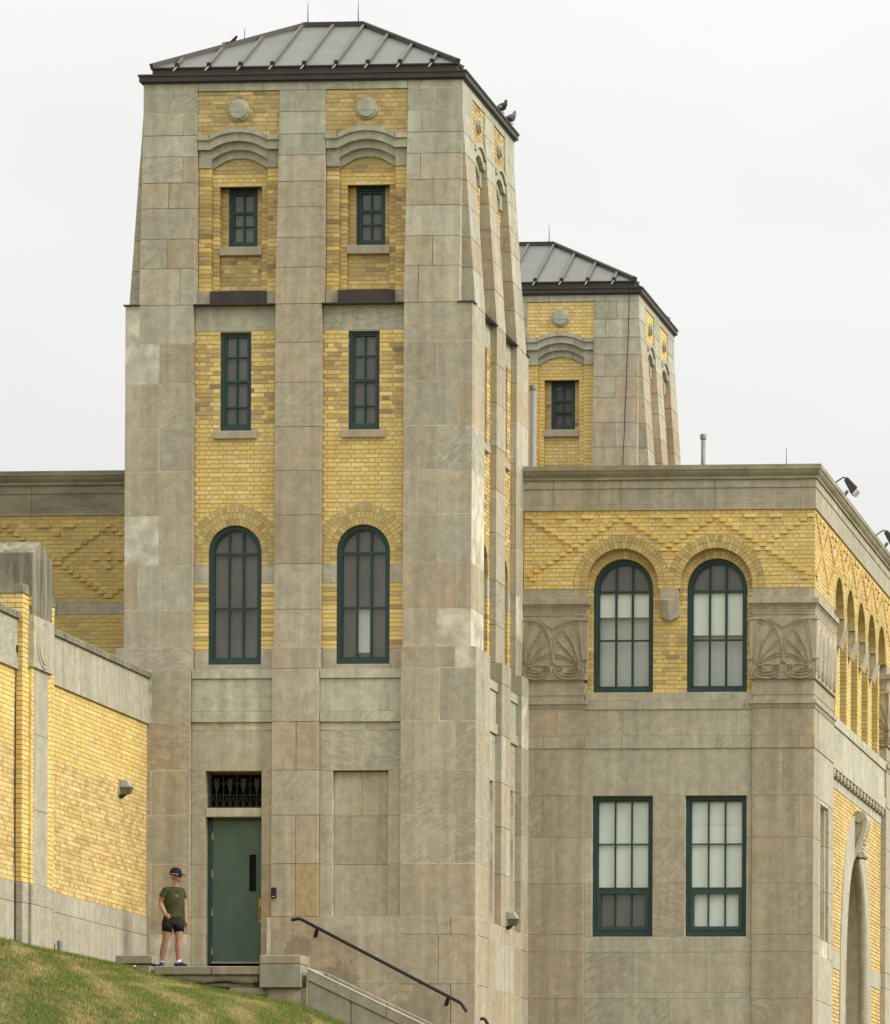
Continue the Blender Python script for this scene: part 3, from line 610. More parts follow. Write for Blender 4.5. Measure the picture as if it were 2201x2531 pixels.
def upper_bay(T, F, c, hw, k, st):
    wo, w1, w2, w3 = hw, hw * .69, hw * .515, hw * .365     # outer strip, jamb, recess, window (half widths)
    mor = MB()
    # brick above the hood, roundel
    yb0, rise, hs = 14.98, 0.135, hw * .715
    Rr = (hs * hs + rise * rise) / (2 * rise)
    def arc(x, base, ap, half):
        if abs(x) >= half: return base
        r_ = ap - base; R_ = (half * half + r_ * r_) / (2 * r_); return base + math.sqrt(R_ * R_ - x * x) - (R_ - r_)
    def hood_top(v):
        if v < yb0 - .001: return (c - hw, c + hw)
        if v > yb0 + rise: return None
        lo, hi = 0.0, hs
        for _ in range(24):
            m = (lo + hi) / 2
            if arc(m, yb0, yb0 + rise, hs) > v: lo = m
            else: hi = m
        return (c - lo - .008, c + lo + .008)
    brick_field(T, F, c - hw, c + hw, 14.99, 15.785, -.27, col_old if T.old else col_new, [hood_top], anchor=c - hw)
    mor.fbox(F, c - hw, c + hw, 14.9, 15.785, -.5, -.277)
    mb = MB(); rr = 0.2 * min(1, k * 1.0 + .0); o = F.p(c, 15.437, -.28); mb.lathe(o, F.n, [(rr, 0), (rr, .045), (rr - .012, .055), (rr * .8, .055), (rr * .79, .08), (rr * .76, .088)], 28); T.part('roundel', mb, 'limestone', smooth=False, color=(.2, .2, .5, .45))
    # hood: five voussoirs, each stepped in four orders
    ap = [yb0 + rise, yb0 + rise - .082, yb0 - .095, yb0 - .238, yb0 - .375]
    ba = [yb0, yb0 - .085, yb0 - .25, yb0 - .415, yb0 - .58]
    hf = [hs, hs * .985, hs * .97, w1, w1]
    dd = [-.195, -.235, -.315, -.395]
    cut = [-1.0, -.64, -.21, .21, .64, 1.0]
    for j in range(5):
        mb = MB()
        for o_ in range(4):
            A, Bp = [], []
            for q in range(9):
                f = cut[j] + (cut[j + 1] - cut[j]) * q / 8
                for lst, kk in ((A, o_), (Bp, o_ + 1)):
                    half = hf[kk]; sh = 1.0 - .10 * kk * (abs(f) < .99)
                    x = f * half * (sh if abs(f) < .9 else 1.0)
                    lst.append((c + x, arc(x, ba[kk], ap[kk], half)))
            mb.band(F, A, Bp, -.55, dd[o_])
        if j in (0, 4):
            s_ = -1 if j == 0 else 1
            a, b = sorted((c + s_ * hf[1] * .985, c + s_ * (hw - .003)))
            mb.fbox(F, a, b, ba[1], ba[0], -.5, dd[0]); mb.fbox(F, a, b, ba[2], ba[1], -.5, dd[1])
        T.part('hood_stone', mb, 'limestone', color=stone_tone(.25, .35, .5))
    for s_ in (-1, 1):
        a, b = sorted((c + s_ * w1, c + s_ * (hw - .003)))
        mb = MB(); mb.fbox(F, a + .002, b, 14.41, ba[2] - .004, -.6, -.30); st(mb, 14.6)
        mb = MB(); mb.fbox(F, a, b, 11.895, 12.18, -.6, -.29); st(mb, 12.0)
        # outer strip: stretcher / two headers
        n = 28; h = (14.41 - 12.18) / n
        colf = T.colf_up
        for r in range(n):
            v0, v1 = 12.18 + r * h + JO / 2, 12.18 + (r + 1) * h - JO / 2
            cuts = [a, b] if r % 2 else [a, (a + b) / 2, b]
            for x0, x1 in zip(cuts[:-1], cuts[1:]): emit(T, F, x0 + .004, x1 - .004, v0, v1, -.33, colf((v0 + v1) / 2), th=.14)
        mor.fbox(F, a + .012, b - .012, 12.17, 14.42, -.6, -.337)
        a, b = sorted((c + s_ * w2, c + s_ * w1)); n2 = 24; h = (14.1 - 12.15) / n2
        for r in range(n2): emit(T, F, a + .004, b - .002, 12.15 + r * h + JO / 2, 12.15 + (r + 1) * h - JO / 2, -.44, colf(12.15 + r * h), th=.2)
        mor.fbox(F, a + (.012 if s_ > 0 else 0), b - (.012 if s_ < 0 else 0), 12.15, 14.1, -.7, -.447)
        a, b = sorted((c + s_ * w3, c + s_ * w2)); n3 = 13; h = (14.09 - 13.02) / n3
        for r in range(n3): emit(T, F, a + .002, b + .004, 13.02 + r * h + JO / 2, 13.02 + (r + 1) * h - JO / 2, -.60, col_old(), th=.1)
        mor.fbox(F, a, b + .01, 12.94, 14.1, -.8, -.607)
    def tym(v):
        lo, hi = 0.0, w1
        if v > ap[4]: return (c - w1, c + w1)
        if v < ba[4]: return None
        for _ in range(24):
            m = (lo + hi) / 2
            if arc(m, ba[4], ap[4], w1) > v: lo = m
            else: hi = m
        return (-9, c - lo)
    def tym2(v):
        t = tym(v)
        if t is None or t[0] > -5: return None
        return (2 * c - t[1], 99)
    brick_field(T, F, c - w1, c + w1, 14.095, 14.62, -.44, T.colf_tym, [tym, tym2], anchor=c - w1, th=.12)
    mor.fbox(F, c - w1, c + w1, 14.1, 14.65, -.8, -.447)
    mb = MB(); mb.fbox(F, c - w2, c + w2, 14.086, 14.096, -.65, -.445); T.part('lintel_plate', mb, 'brown_metal')
    brick_field(T, F, c - w2, c + w2, 12.15, 12.85, -.51, T.colf_up, anchor=c - w2); mor.fbox(F, c - w2, c + w2, 12.1, 12.94, -.8, -.517)
    mb = MB(); mb.hexa([F.p(c - w2 - .012, 12.85, -.41), F.p(c + w2 + .012, 12.85, -.41), F.p(c + w2 + .012, 12.85, -.6), F.p(c - w2 - .012, 12.85, -.6),
                        F.p(c - w2 - .012, 13.005, -.41), F.p(c + w2 + .012, 13.005, -.41), F.p(c + w2 + .012, 13.03, -.6), F.p(c - w2 - .012, 13.03, -.6)]); T.part('sill', mb, 'limestone_trim', bevel=.008)
    mb = MB(); mb.hexa([F.p(c - w1 + .004, 11.895, -.24), F.p(c + w1 - .004, 11.895, -.24), F.p(c + w1 - .004, 11.895, -.5), F.p(c - w1 + .004, 11.895, -.5),
                        F.p(c - w1 + .004, 12.17, -.245), F.p(c + w1 - .004, 12.17, -.245), F.p(c + w1 - .004, 12.19, -.55), F.p(c - w1 + .004, 12.19, -.55)]); T.part('metal_panel', mb, 'bronze_panel')
    T.part('bay_backing', mor, 'mortar')
    window_rect(T, F, c, w3, 13.025, 14.085, -.65, [13.675, 13.425], 2, f1=.055, f2=.04, rails=(0,))
def lower_bay(T, F, c, hw, k, st, kind, sg):
    D = -.12
    mb = MB(); mb.fbox(F, c - hw, c + hw, 11.868, 11.888, -.5, .025); T.part('flashing', mb, 'brown_metal')
    mb = MB(); mb.fbox(F, c - hw + .003, c + hw - .003, 11.42, 11.868, -.5, D); T.stone(mb, stone_tone(.2, .3))
    sw = .28 * k; aw = .489 * k; sp = 7.418
    ro = aw + .36 * k
    hs = [hole_rect(c, sw, 9.60, 11.5), hole_rect(c, .405 * k, 9.47, 9.635), hole_arch(c, ro, sp, 7.0)]
    def cf(v):
        if v > 11.2: return col_new()
        if v > 9.75: return col_old() if random.random() < .62 else col_new()
        return col_new()
    brick_field(T, F, c - hw, c + hw, 7.183, 11.42, D, cf if kind == 'front' else T.colf_side, hs, anchor=c - hw + .02, th=.1)
    for i in range(3):
        r0 = aw + .12 * k * i; arch_ring(T, F, c, sp, r0, r0 + .12 * k, D, col_arch, (c - hw, c + hw))
        n = 3
        for s_ in (-1, 1):
            for r in range(n):
                v0 = 7.183 + (sp - 7.183) * r / n; v1 = 7.183 + (sp - 7.183) * (r + 1) / n
                a, b = sorted((c + s_ * r0, c + s_ * min(r0 + .12 * k, hw)))
                if b - a > .02: emit(T, F, a + .004, b - .004, v0 + .004, v1 - .004, D, col_arch(), th=.12)
    for s_ in (-1, 1):
        a, b = sorted((c + s_ * (aw + .002), c + s_ * (hw - .003)))
        mb = MB(); mb.fbox(F, a, b, 6.858, 7.180, -.4, D + .003); T.stone(mb, stone_tone(.25, .15))
        n = 15; h = (6.855 - 5.664) / n
        for r in range(n): emit(T, F, a, b, 5.664 + r * h + JO / 2, 5.664 + (r + 1) * h - JO / 2, D, (col_new() if random.random() < .7 else col_old()), th=.14)
        mb = MB(); mb.fbox(F, a + (.02 if s_ < 0 else 0), b - (0.02 if s_ > 0 else 0), 5.293, 5.66, -.4, D + .004); T.stone(mb, stone_tone(.3))
    mb = MB(); wall_holes(mb, F, c - hw, c + hw, 5.29, 11.86, D - .008, [('r', c, sw + .008, 9.60, 11.40), ('a', c, aw + .008, 5.39, sp)], .2); T.part('bay_backing', mb, 'mortar')
    window_rect(T, F, c, sw, 9.63, 11.41, D - .06, [10.96, 10.52, 10.06], 2, f1=.055 * max(k, .8), f2=.035, rails=(1,))
    mb = MB(); mb.hexa([F.p(c - .405 * k, 9.47, D + .06), F.p(c + .405 * k, 9.47, D + .06), F.p(c + .405 * k, 9.47, D - .1), F.p(c - .405 * k, 9.47, D - .1),
                        F.p(c - .405 * k, 9.61, D + .06), F.p(c + .405 * k, 9.61, D + .06), F.p(c + .405 * k, 9.632, D - .1), F.p(c - .405 * k, 9.632, D - .1)]); T.part('sill', mb, 'limestone_trim', bevel=.008)
    wn_ = window_arch(T, F, c, aw, 5.39, sp, D - .07, [7.405, 6.42])
    if kind == 'front' and sg > 0:
        mb = MB(); mb.fbox(F, c - .125, c + .125, 5.62, 6.40, D - .195, D - .187); T.part('pale_strip', mb, 'inner_sheet', wn_)  # paler strip behind the bottom middle pane
    mb = MB(); mb.fbox(F, c - aw - .02, c + aw + .02, 5.27, 5.392, -.4, D + .02); T.part('sill', mb, 'limestone_trim', bevel=.006)
    # stone apron and base bay
    d = 0.0
    def slab(u0, u1, v0, v1, dd, tn=None, back=-.3): mb = MB(); mb.fbox(F, u0 + G, u1 - G, v0 + G, v1 - G, back, dd); return T.stone(mb, tn or stone_tone(.3, .15))
    l, r = c - hw, c + hw
    slab(l, r, 5.12, 5.29, d + .045, stone_tone(.2, .5, .62)); slab(l, r, 4.53, 5.12, d + .012, stone_tone(.2, .5, .62)); slab(l, r, 4.335, 4.53, d + .045, stone_tone(.2, .4, .62))
    m_ = c + (.1 if sg > 0 else 0.0)
    slab(l, m_, 4.185, 4.335, d, stone_tone(.1, .1)); slab(m_, r, 4.185, 4.335, d, stone_tone(.1, .1))
    slab(l, r, 3.46, 4.185, d, (.25, .95 if sg > 0 else .5, .5, .9))
    bk = MB()
    if kind == 'front' and sg < 0:
        o0, o1 = -1.665, -.64                                  # door opening
        for (t, b) in zip(BAZ[3:7] + [0.504], BAZ[4:8] + [-.06]):
            if t <= b: continue
            slab(l, o0, b, t, d, stone_tone(.35)); slab(o1, r, b, t, d, stone_tone(.45) if b > 1 or b < .7 else stone_tone(.8))
        slab(o0, o1, 2.635, 2.80, d - .02, stone_tone(.25, .3))
        bk.fbox(F, l, o0 - .01, -.1, 5.28, -.5, d - .008); bk.fbox(F, o1 + .01, r, -.1, 5.28, -.5, d - .008); bk.fbox(F, l, r, 3.47, 5.28, -.5, d - .008)
        build_door(T, F, o0, o1)
    else:
        n0, n1 = c - .51 * k, c + .51 * k; zt, zb_ = 3.45, .822
        for i, (t, b) in enumerate(zip(BAZ[3:6], BAZ[4:7])):
            slab(l, n0, b, t, d, stone_tone(.3)); slab(n1, r, b, t, d, stone_tone(.3))
            if i == 0: slab(n0, c, b, t - .012, d - .11, stone_tone(.6)); slab(c, n1, b, t - .012, d - .11, stone_tone(.6))
            else: slab(n0, n1, b, t, d - .11, stone_tone(.5))
        bk.fbox(F, l, n0, .8, 5.28, -.5, d - .008); bk.fbox(F, n1, r, .8, 5.28, -.5, d - .008); bk.fbox(F, n0, n1, .8, 3.45, -.5, d - .125); bk.fbox(F, l, r, 3.47, 5.28, -.5, d - .008)
    T.part('bay_backing', bk, 'stone_mortar')
def build_door(T, F, o0, o1):
    d = -.22
    mb = MB(); mb.fbox(F, o0 - .1, o1 + .1, -.1, 3.5, -1.0, -.7); T.part('dark_room_panel', mb, 'dark_void')  # near-black slab for the darkness behind door and grille
    fr_ = MB(); fr_.fbox(F, o0 + .004, o0 + .07, 0, 2.63, -.35, d + .03); fr_.fbox(F, o1 - .03, o1 - .004, 0, 2.63, -.35, d + .03); fr_.fbox(F, o0 + .004, o1 - .004, 2.585, 2.634, -.35, d + .03)
    T.part('door_frame', fr_, 'green_paint_sash')
    lf = MB(); a, b, t = o0 + .075, o1 - .034, 2.58; p0, p1, q0, q1 = b - .255, b - .085, 1.28, 1.99
    for u0, u1, v0, v1 in ((a, p0, .03, t), (p1, b, .03, t), (p0, p1, .03, q0), (p0, p1, q1, t)): lf.fbox(F, u0, u1, v0, v1, d - .05, d)
    door = T.part('door', lf, 'door_paint', label='dark green metal door with narrow glazed slot')
    mb = MB(); mb.band(F, [(p0, q0), (p1, q0), (p1, q1), (p0, q1)], [(p0 + .022, q0 + .022), (p1 - .022, q0 + .022), (p1 - .022, q1 - .022), (p0 + .022, q1 - .022)], d - .04, d + .012, True); T.part('slot_frame', mb, 'door_paint', door)
    mb = MB(); mb.fbox(F, p0 + .01, p1 - .01, q0 + .01, q1 - .01, d - .035, d - .025); T.part('pane', mb, 'dark_void', door)
    mb = MB(); mb.fbox(F, b - .058, b + .004, .74, 1.17, d, d + .012); mb.tube([F.p(b - .03, .80, d + .01), F.p(b - .03, .82, d + .06), F.p(b - .03, 1.0, d + .06), F.p(b - .03, 1.02, d + .01)], .011, 8); T.part('handle', mb, 'brass', door)
    for z in (.22, .93, 1.62, 2.3):
        mb = MB(); mb.tube([F.p(a - .008, z - .07, d + .012), F.p(a - .008, z + .07, d + .012)], .013, 8); mb.fbox(F, a - .02, a + .02, z - .06, z + .06, d - .01, d + .006); T.part('hinge', mb, 'brass', door)
    mb = MB(); mb.fbox(F, a, b, .0, .036, d - .1, d + .03); T.part('threshold', mb, 'grey_pvc')
    # wrought iron grille over the door
    gz0, gz1 = 2.81, 3.44; dg = -.20; x0, x1 = o0 + .03, o1 - .01; n = 4; w = (x1 - x0) / n
    fm = MB(); fm.band(F, [(x0, gz0), (x1, gz0), (x1, gz1), (x0, gz1)], [(x0 + .025, gz0 + .03), (x1 - .025, gz0 + .03), (x1 - .025, gz1 - .03), (x0 + .025, gz1 - .03)], dg - .03, dg, True)
    gr = T.part('grille', fm, 'wrought_iron')
    def bar(pts, r=.008): mb = MB(); mb.tube([F.p(u, v, dg - .01) for u, v in pts], r, 6); return mb
    zr = gz0 + .235
    mb = bar([(x0, zr), (x1, zr)]); T.part('grille_rail', mb, 'wrought_iron', gr)
    for i in range(1, n): T.part('grille_bar', bar([(x0 + i * w, gz0), (x0 + i * w, gz1)], .009), 'wrought_iron', gr)
    for i in range(n):
        xc = x0 + (i + .5) * w
        mb = MB(); mb.tube([F.p(xc, gz0 + .02, dg - .01), F.p(xc, zr - .03, dg - .01), F.p(xc, zr, dg - .01), F.p(xc, zr + .03, dg - .01)], [.009, .011, .032, .012], 10); mb.tube([F.p(xc, zr + .045, dg - .01), F.p(xc, zr + .06, dg - .01)], .024, 8)
        for s_ in (-1, 1):
            mb.tube([F.p(xc + s_ * u, zr + v, dg - .01) for u, v in ((.012, .06), (.02, .13), (.045, .2), (.085, .225), (.105, .2), (.1, .18))], .009, 6)
            mb.tube([F.p(xc + s_ * u, v, dg - .01) for u, v in ((.014, gz0 + .03), (.022, gz0 + .1), (.055, gz0 + .21))], .006, 6)
            mb.tube([F.p(xc + s_ * u, v, dg - .01) for u, v in ((.104, gz0 + .03), (.092, gz0 + .1), (.055, gz0 + .21))], .006, 6)
        mb.prism(F, [(xc - .008, zr + .06), (xc + .008, zr + .06), (xc + .05, zr + .3), (xc + .03, zr + .31), (xc, zr + .27), (xc - .03, zr + .31), (xc - .05, zr + .3)], dg - .014, dg - .006)
        T.part('grille_fleuron', mb, 'wrought_iron', gr)
def cf_up_t1(v): return (col_new() if (v < 12.4 or v > 14.2) and random.random() < .8 else (col_old() if random.random() < .85 else col_new()))
def cf_tym_t1(v): return col_new() if v < 14.3 else col_old()
def cf_t2(v): return col_new()
Thing.old = True; Thing.colf_up = staticmethod(cf_up_t1); Thing.colf_tym = staticmethod(cf_tym_t1); Thing.colf_side = staticmethod(lambda v: col_new() if random.random() < .4 else col_old())
T1 = build_tower('tall buff stone and yellow brick tower with the green door at its foot', (0, 0), -3.3)
finish_bricks(T1)
Thing.old = False; Thing.colf_up = staticmethod(cf_t2); Thing.colf_tym = staticmethod(cf_t2)
T2 = build_tower('matching stone and yellow brick tower farther back, its foot hidden by the wing roof', (-.01, 19.47), 11.875)
mb = MB(); mb.box(-.01 - HX, -.01 + HX, 19.47, 19.47 + 2 * HY_, 6.0, 11.86); T2.part('core', mb, 'limestone')
finish_bricks(T2)

# ------------------------------------------------------------------ wing with the paired arched windows
def moulding(mb, F, u0, u1, prof, m0=0.0, m1=0.0, back=-.3):
    pts = list(prof) + [(back, prof[-1][1]), (back, prof[0][1])]; n = len(pts)
    A = [F.p(u0 - m0 * max(d, -.29), z, d) for d, z in pts]; B = [F.p(u1 + m1 * max(d, -.29), z, d) for d, z in pts]
    mb.add(A + B, [tuple(range(n)), tuple(range(2 * n - 1, n - 1, -1))] + [(i, n + i, n + (i + 1) % n, (i + 1) % n) for i in range(n)])
    return mb
CORN = [(.125, 9.705), (.125, 9.615), (.105, 9.605), (.10, 9.57), (.075, 9.53), (.045, 9.50), (.045, 9.475), (.055, 9.465), (.055, 9.445), (.02, 9.435)]
FRI = [[(.022, 9.432), (.022, 9.285)], [(.006, 9.281), (.006, 8.985)], [(.018, 8.981), (.018, 8.892)]]
def entablature(T, F, u0, u1, cj, fj, m0=0, m1=0, bright=None):
    cu = [u0] + [j for j in cj if u0 < j < u1] + [u1]
    for i, (a, b) in enumerate(zip(cu[:-1], cu[1:])):
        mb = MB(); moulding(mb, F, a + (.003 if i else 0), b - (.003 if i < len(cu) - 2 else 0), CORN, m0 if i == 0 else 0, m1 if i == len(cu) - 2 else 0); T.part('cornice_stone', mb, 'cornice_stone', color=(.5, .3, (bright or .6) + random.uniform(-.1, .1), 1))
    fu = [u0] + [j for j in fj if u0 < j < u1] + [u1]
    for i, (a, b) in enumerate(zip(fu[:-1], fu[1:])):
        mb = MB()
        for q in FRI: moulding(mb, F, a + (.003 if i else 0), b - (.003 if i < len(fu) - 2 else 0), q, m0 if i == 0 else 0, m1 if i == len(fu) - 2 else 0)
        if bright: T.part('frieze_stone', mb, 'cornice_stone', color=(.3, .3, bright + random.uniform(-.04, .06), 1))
        else: T.stone(mb, stone_tone(.35, .05, random.uniform(.34, .46)), 'frieze_stone', bevel=0)
    mb = MB(); moulding(mb, F, u0, u1, [(.035, 8.89), (.035, 8.872)], m0, m1); T.part('drip_mould', mb, 'limestone_trim')
def proud_header(T, F, u, v, d, col, wd=.114, h=.067): emit(T, F, u - wd / 2, u + wd / 2, v - h / 2, v + h / 2, d + .032, col, th=.08)
def lattice(T, F, u0, u1, vtop, co, peaks, P, step, d, colf, ok, rows=17, first=1, accents=True):
    for r in range(first, rows):
        v = vtop - (r + .5) * co; k = r - first
        for pk in peaks:
            for s_ in ((-1, 1) if k else (1,)):
                u = pk + s_ * k * step
                if u0 + .06 < u < u1 - .06 and ok(u, v): proud_header(T, F, u, v, d, colf(), min(.114, step * .93))
    if accents:
        for pk in peaks:
            lowu = pk + P / 2
            for s_ in (-1, 1):
                u = lowu + s_ * .24
                if u0 + .13 < u < u1 - .13: proud_header(T, F, u, vtop - (first + .5) * co, d, colf(), .235)
            if u0 + .06 < lowu < u1 - .06: proud_header(T, F, lowu, vtop - (first + 2.5) * co, d, colf())
W = Thing('wing_building', 'stone and yellow brick wing with paired round-arched windows joined to the tower', 'building', (6.0, 10.0, -3.3))
WF = Fr((0, 4.95, 0), (1, 0, 0), (0, -1, 0)); WS = Fr((8.755, 4.95, 0), (0, 1, 0), (1, 0, 0))
XL, XP0, XP1, XR = 3.19, 4.372, 7.572, 8.755; UE = 22.0
ZC = [5.12, 4.60, 4.36, 3.47, 2.676, 1.80, 0.835, 0.505, -0.374, -1.28, -2.2, -3.3]
entablature(W, WF, XL - .03, XR, [4.445, 5.942, 7.47], [3.754, 5.049, 6.85, 8.48], 0, 1)
entablature(W, WS, 0, UE, [1.2, 3.4, 5.6, 7.8, 10, 12.2, 14.4], [.9, 3.3, 5.7, 8.1, 10.5, 12.9], 1, 0)
cen = (5.075, 6.87); SPR = 7.46
def arch_bays(T, F, u0, u1, centers, ri, hwin, spr, wspr, colo, coli, p0, p1, zb, mids, blind, extra_mid=None, levels=(7.36, 6.44), dw=-.25, thi=.09):
    co = .0779; vt = 8.872
    holes = []
    for c in centers: holes.append(hole_arch(c, ri + .24, spr, 7.3))
    nrow = round((vt - 7.385) / co); co = (vt - 7.385) / nrow
    brick_field(T, F, u0, u1, 7.385, vt, 0, colo, holes, anchor=centers[0] - ST * 8 + .06, co=co, par=1)
    P = (centers[1] - centers[0])
    def ok(u, v): return all((u - c) ** 2 + (v - spr) ** 2 > (ri + .31) ** 2 or v < spr and abs(u - c) > ri + .3 for c in centers)
    pk = [centers[0] - P * k for k in (3, 2, 1)] + [centers[0] + P * k for k in range(0, int((u1 - centers[0]) / P) + 2)]
    lattice(T, F, u0, u1, vt, co, pk, P, P / 14.3, 0, colo, ok)
    for i, c in enumerate(centers):
        lo = -9 if i == 0 else (c + centers[i - 1]) / 2; hi = 99 if i == len(centers) - 1 else (c + centers[i + 1]) / 2
        for q in range(2): arch_ring(T, F, c, spr, ri + .12 * q, ri + .12 * (q + 1), 0.004, col_arch, (lo, hi))
        for s_ in (-1, 1):
            for q in range(2):
                a, b = sorted((c + s_ * (ri + .12 * q), c + s_ * (ri + .12 * (q + 1)))); a, b = max(a, lo), min(b, hi)
                if b - a > .03: emit(T, F, a + .004, b - .004, 7.389, spr - .004, .004, col_arch(), th=.12)
        arch_ring(T, F, c, wspr, hwin, ri + .03, -.145, col_arch, th=max(.12, thi))
    def ih(c):
        return lambda v: (c - hwin, c + hwin) if v <= wspr else ((c - ri - .02, c + ri + .02) if v < wspr + ri else None)
    brick_field(T, F, p0, p1, zb, 8.05, -.147, coli, [ih(c) for c in centers], anchor=centers[0] + hwin, par=0, th=thi)
    mb = MB(); wall_holes(mb, F, u0, u1, 7.385, 8.88, -.008, [('a', c, ri + .01, 7.385, spr) for c in centers], .14); wall_holes(mb, F, p0 - .05, p1 + .05, zb, 8.3, -.155, [('a', c, hwin + .012, zb, wspr) for c in centers], .3); T.part('wall_backing', mb, 'mortar')
    for i, c in enumerate(centers): window_arch(T, F, c, hwin, zb, wspr, dw, list(levels), blind=blind, rail_z=(6.90, 6.55)[i] if blind == 'roller_blind' else None)
    for m in mids:                                            # corbel between two arches
        w = .17
        mb = MB(); mb.fbox(F, m - w, m + w, 7.165, 7.385, -.146, .006)
        q = [F.p(m - w - .01, 6.87, -.10), F.p(m, 6.775, -.035), F.p(m + w + .01, 6.87, -.10), F.p(m + w + .01, 6.87, -.145), F.p(m - w - .01, 6.87, -.145),
             F.p(m - w - .01, 7.175, .0), F.p(m, 7.165, .075), F.p(m + w + .01, 7.175, .0), F.p(m + w + .01, 7.19, -.145), F.p(m - w - .01, 7.19, -.145), F.p(m, 7.195, .0)]
        mb.add(q, [(0, 1, 6, 5), (1, 2, 7, 6), (5, 6, 10), (6, 7, 10), (0, 4, 3, 2, 1), (4, 0, 5, 9), (2, 3, 8, 7), (3, 4, 9, 8)])
        T.part('corbel', mb, 'limestone', color=stone_tone(.4, 0, .5))
arch_bays(W, WF, XL, XR, cen, .69, .57, SPR, 7.40, col_new, lambda v: col_arch() if random.random() < .5 else tuple(x * .93 for x in col_new()), XP0, XP1, 5.43, ((cen[0] + cen[1]) / 2,), 'roller_blind')
scen = [3.80 + 1.82 * k for k in range(5)]
arch_bays(W, WS, 0.02, 14.0, scen, .66, .54, 7.44, 7.40, col_pale, lambda v: col_new(), 3.0, 11.98, 5.33, [4.71 + 1.82 * k for k in range(4)], 'insect_screen', levels=(7.36, 6.44), dw=-.42, thi=.26)
for x in (4.4, 6.0):                                          # pulled-down rails of the blinds
    pass
# capitals and pilasters: stacked blocks with their projections
CAP = [(7.214, 7.382, 0, 0), (7.19, 7.214, .085, .0), (7.092, 7.19, .085, .085), (7.05, 7.092, .045, .06), (6.99, 7.05, .018, .035), (6.93, 6.99, .008, .018), (6.885, 6.93, .006, .008), (6.83, 6.885, -.006, -.006),
       (5.665, 6.83, .035, .05), (5.61, 5.665, -.010, -.010), (5.372, 5.61, 0, 0), (5.28, 5.372, -.010, -.010), (5.20, 5.28, .05, .05), (5.12, 5.20, .008, .03)]
def cap_stack(T, x0, x1, y0, y1, left_open=False):
    for z0, z1, p0, p1 in CAP:
        mb = MB(); l0 = x0 if left_open else x0 - p0; l1 = x0 if left_open else x0 - p1
        mb.hexa([(l0, y0 - p0, z0), (x1 + p0, y0 - p0, z0), (x1 + p0, y1 + p0, z0), (l0, y1 + p0, z0), (l1, y0 - p1, z1 - .002), (x1 + p1, y0 - p1, z1 - .002), (x1 + p1, y1 + p1, z1 - .002), (l1, y1 + p1, z1 - .002)])
        big = z1 - z0 > 1
        o = T.part('capital' if big else 'capital_stone', mb, 'limestone', color=(.8, .1, .44, 1.0) if big else stone_tone(.55, 0, random.uniform(.36, .48)))
        if big: cap = o
    return cap
def ridge(mb, F, pts, w, d0, h):                              # raised rib with a sharp crest
    n = len(pts); V = []
    for i, (u, v) in enumerate(pts):
        a = pts[max(i - 1, 0)]; b = pts[min(i + 1, n - 1)]; t = math.hypot(b[0] - a[0], b[1] - a[1]) or 1; nx, ny = -(b[1] - a[1]) / t, (b[0] - a[0]) / t
        V += [F.p(u - nx * w, v - ny * w, d0), F.p(u - nx * w * .35, v - ny * w * .35, d0 + h), F.p(u + nx * w * .35, v + ny * w * .35, d0 + h), F.p(u + nx * w, v + ny * w, d0)]
    fs = []
    for i in range(n - 1):
        for k in range(3): fs.append((4 * i + k, 4 * i + k + 1, 4 * i + 5 + k, 4 * i + 4 + k))
    fs += [(0, 1, 2, 3), (4 * n - 1, 4 * n - 2, 4 * n - 3, 4 * n - 4)]
    mb.add(V, fs)
def smooth_pl(p, n=4):
    out = []
    for i in range(len(p) - 1):
        p0, p1, p2, p3 = p[max(i - 1, 0)], p[i], p[i + 1], p[min(i + 2, len(p) - 1)]
        for k in range(n):
            t = k / n; out.append(tuple(.5 * (2 * b + (c - a) * t + (2 * a - 5 * b + 4 * c - d) * t * t + (3 * b - a - 3 * c + d) * t ** 3) for a, b, c, d in zip(p0, p1, p2, p3)))
    return out + [p[-1]]
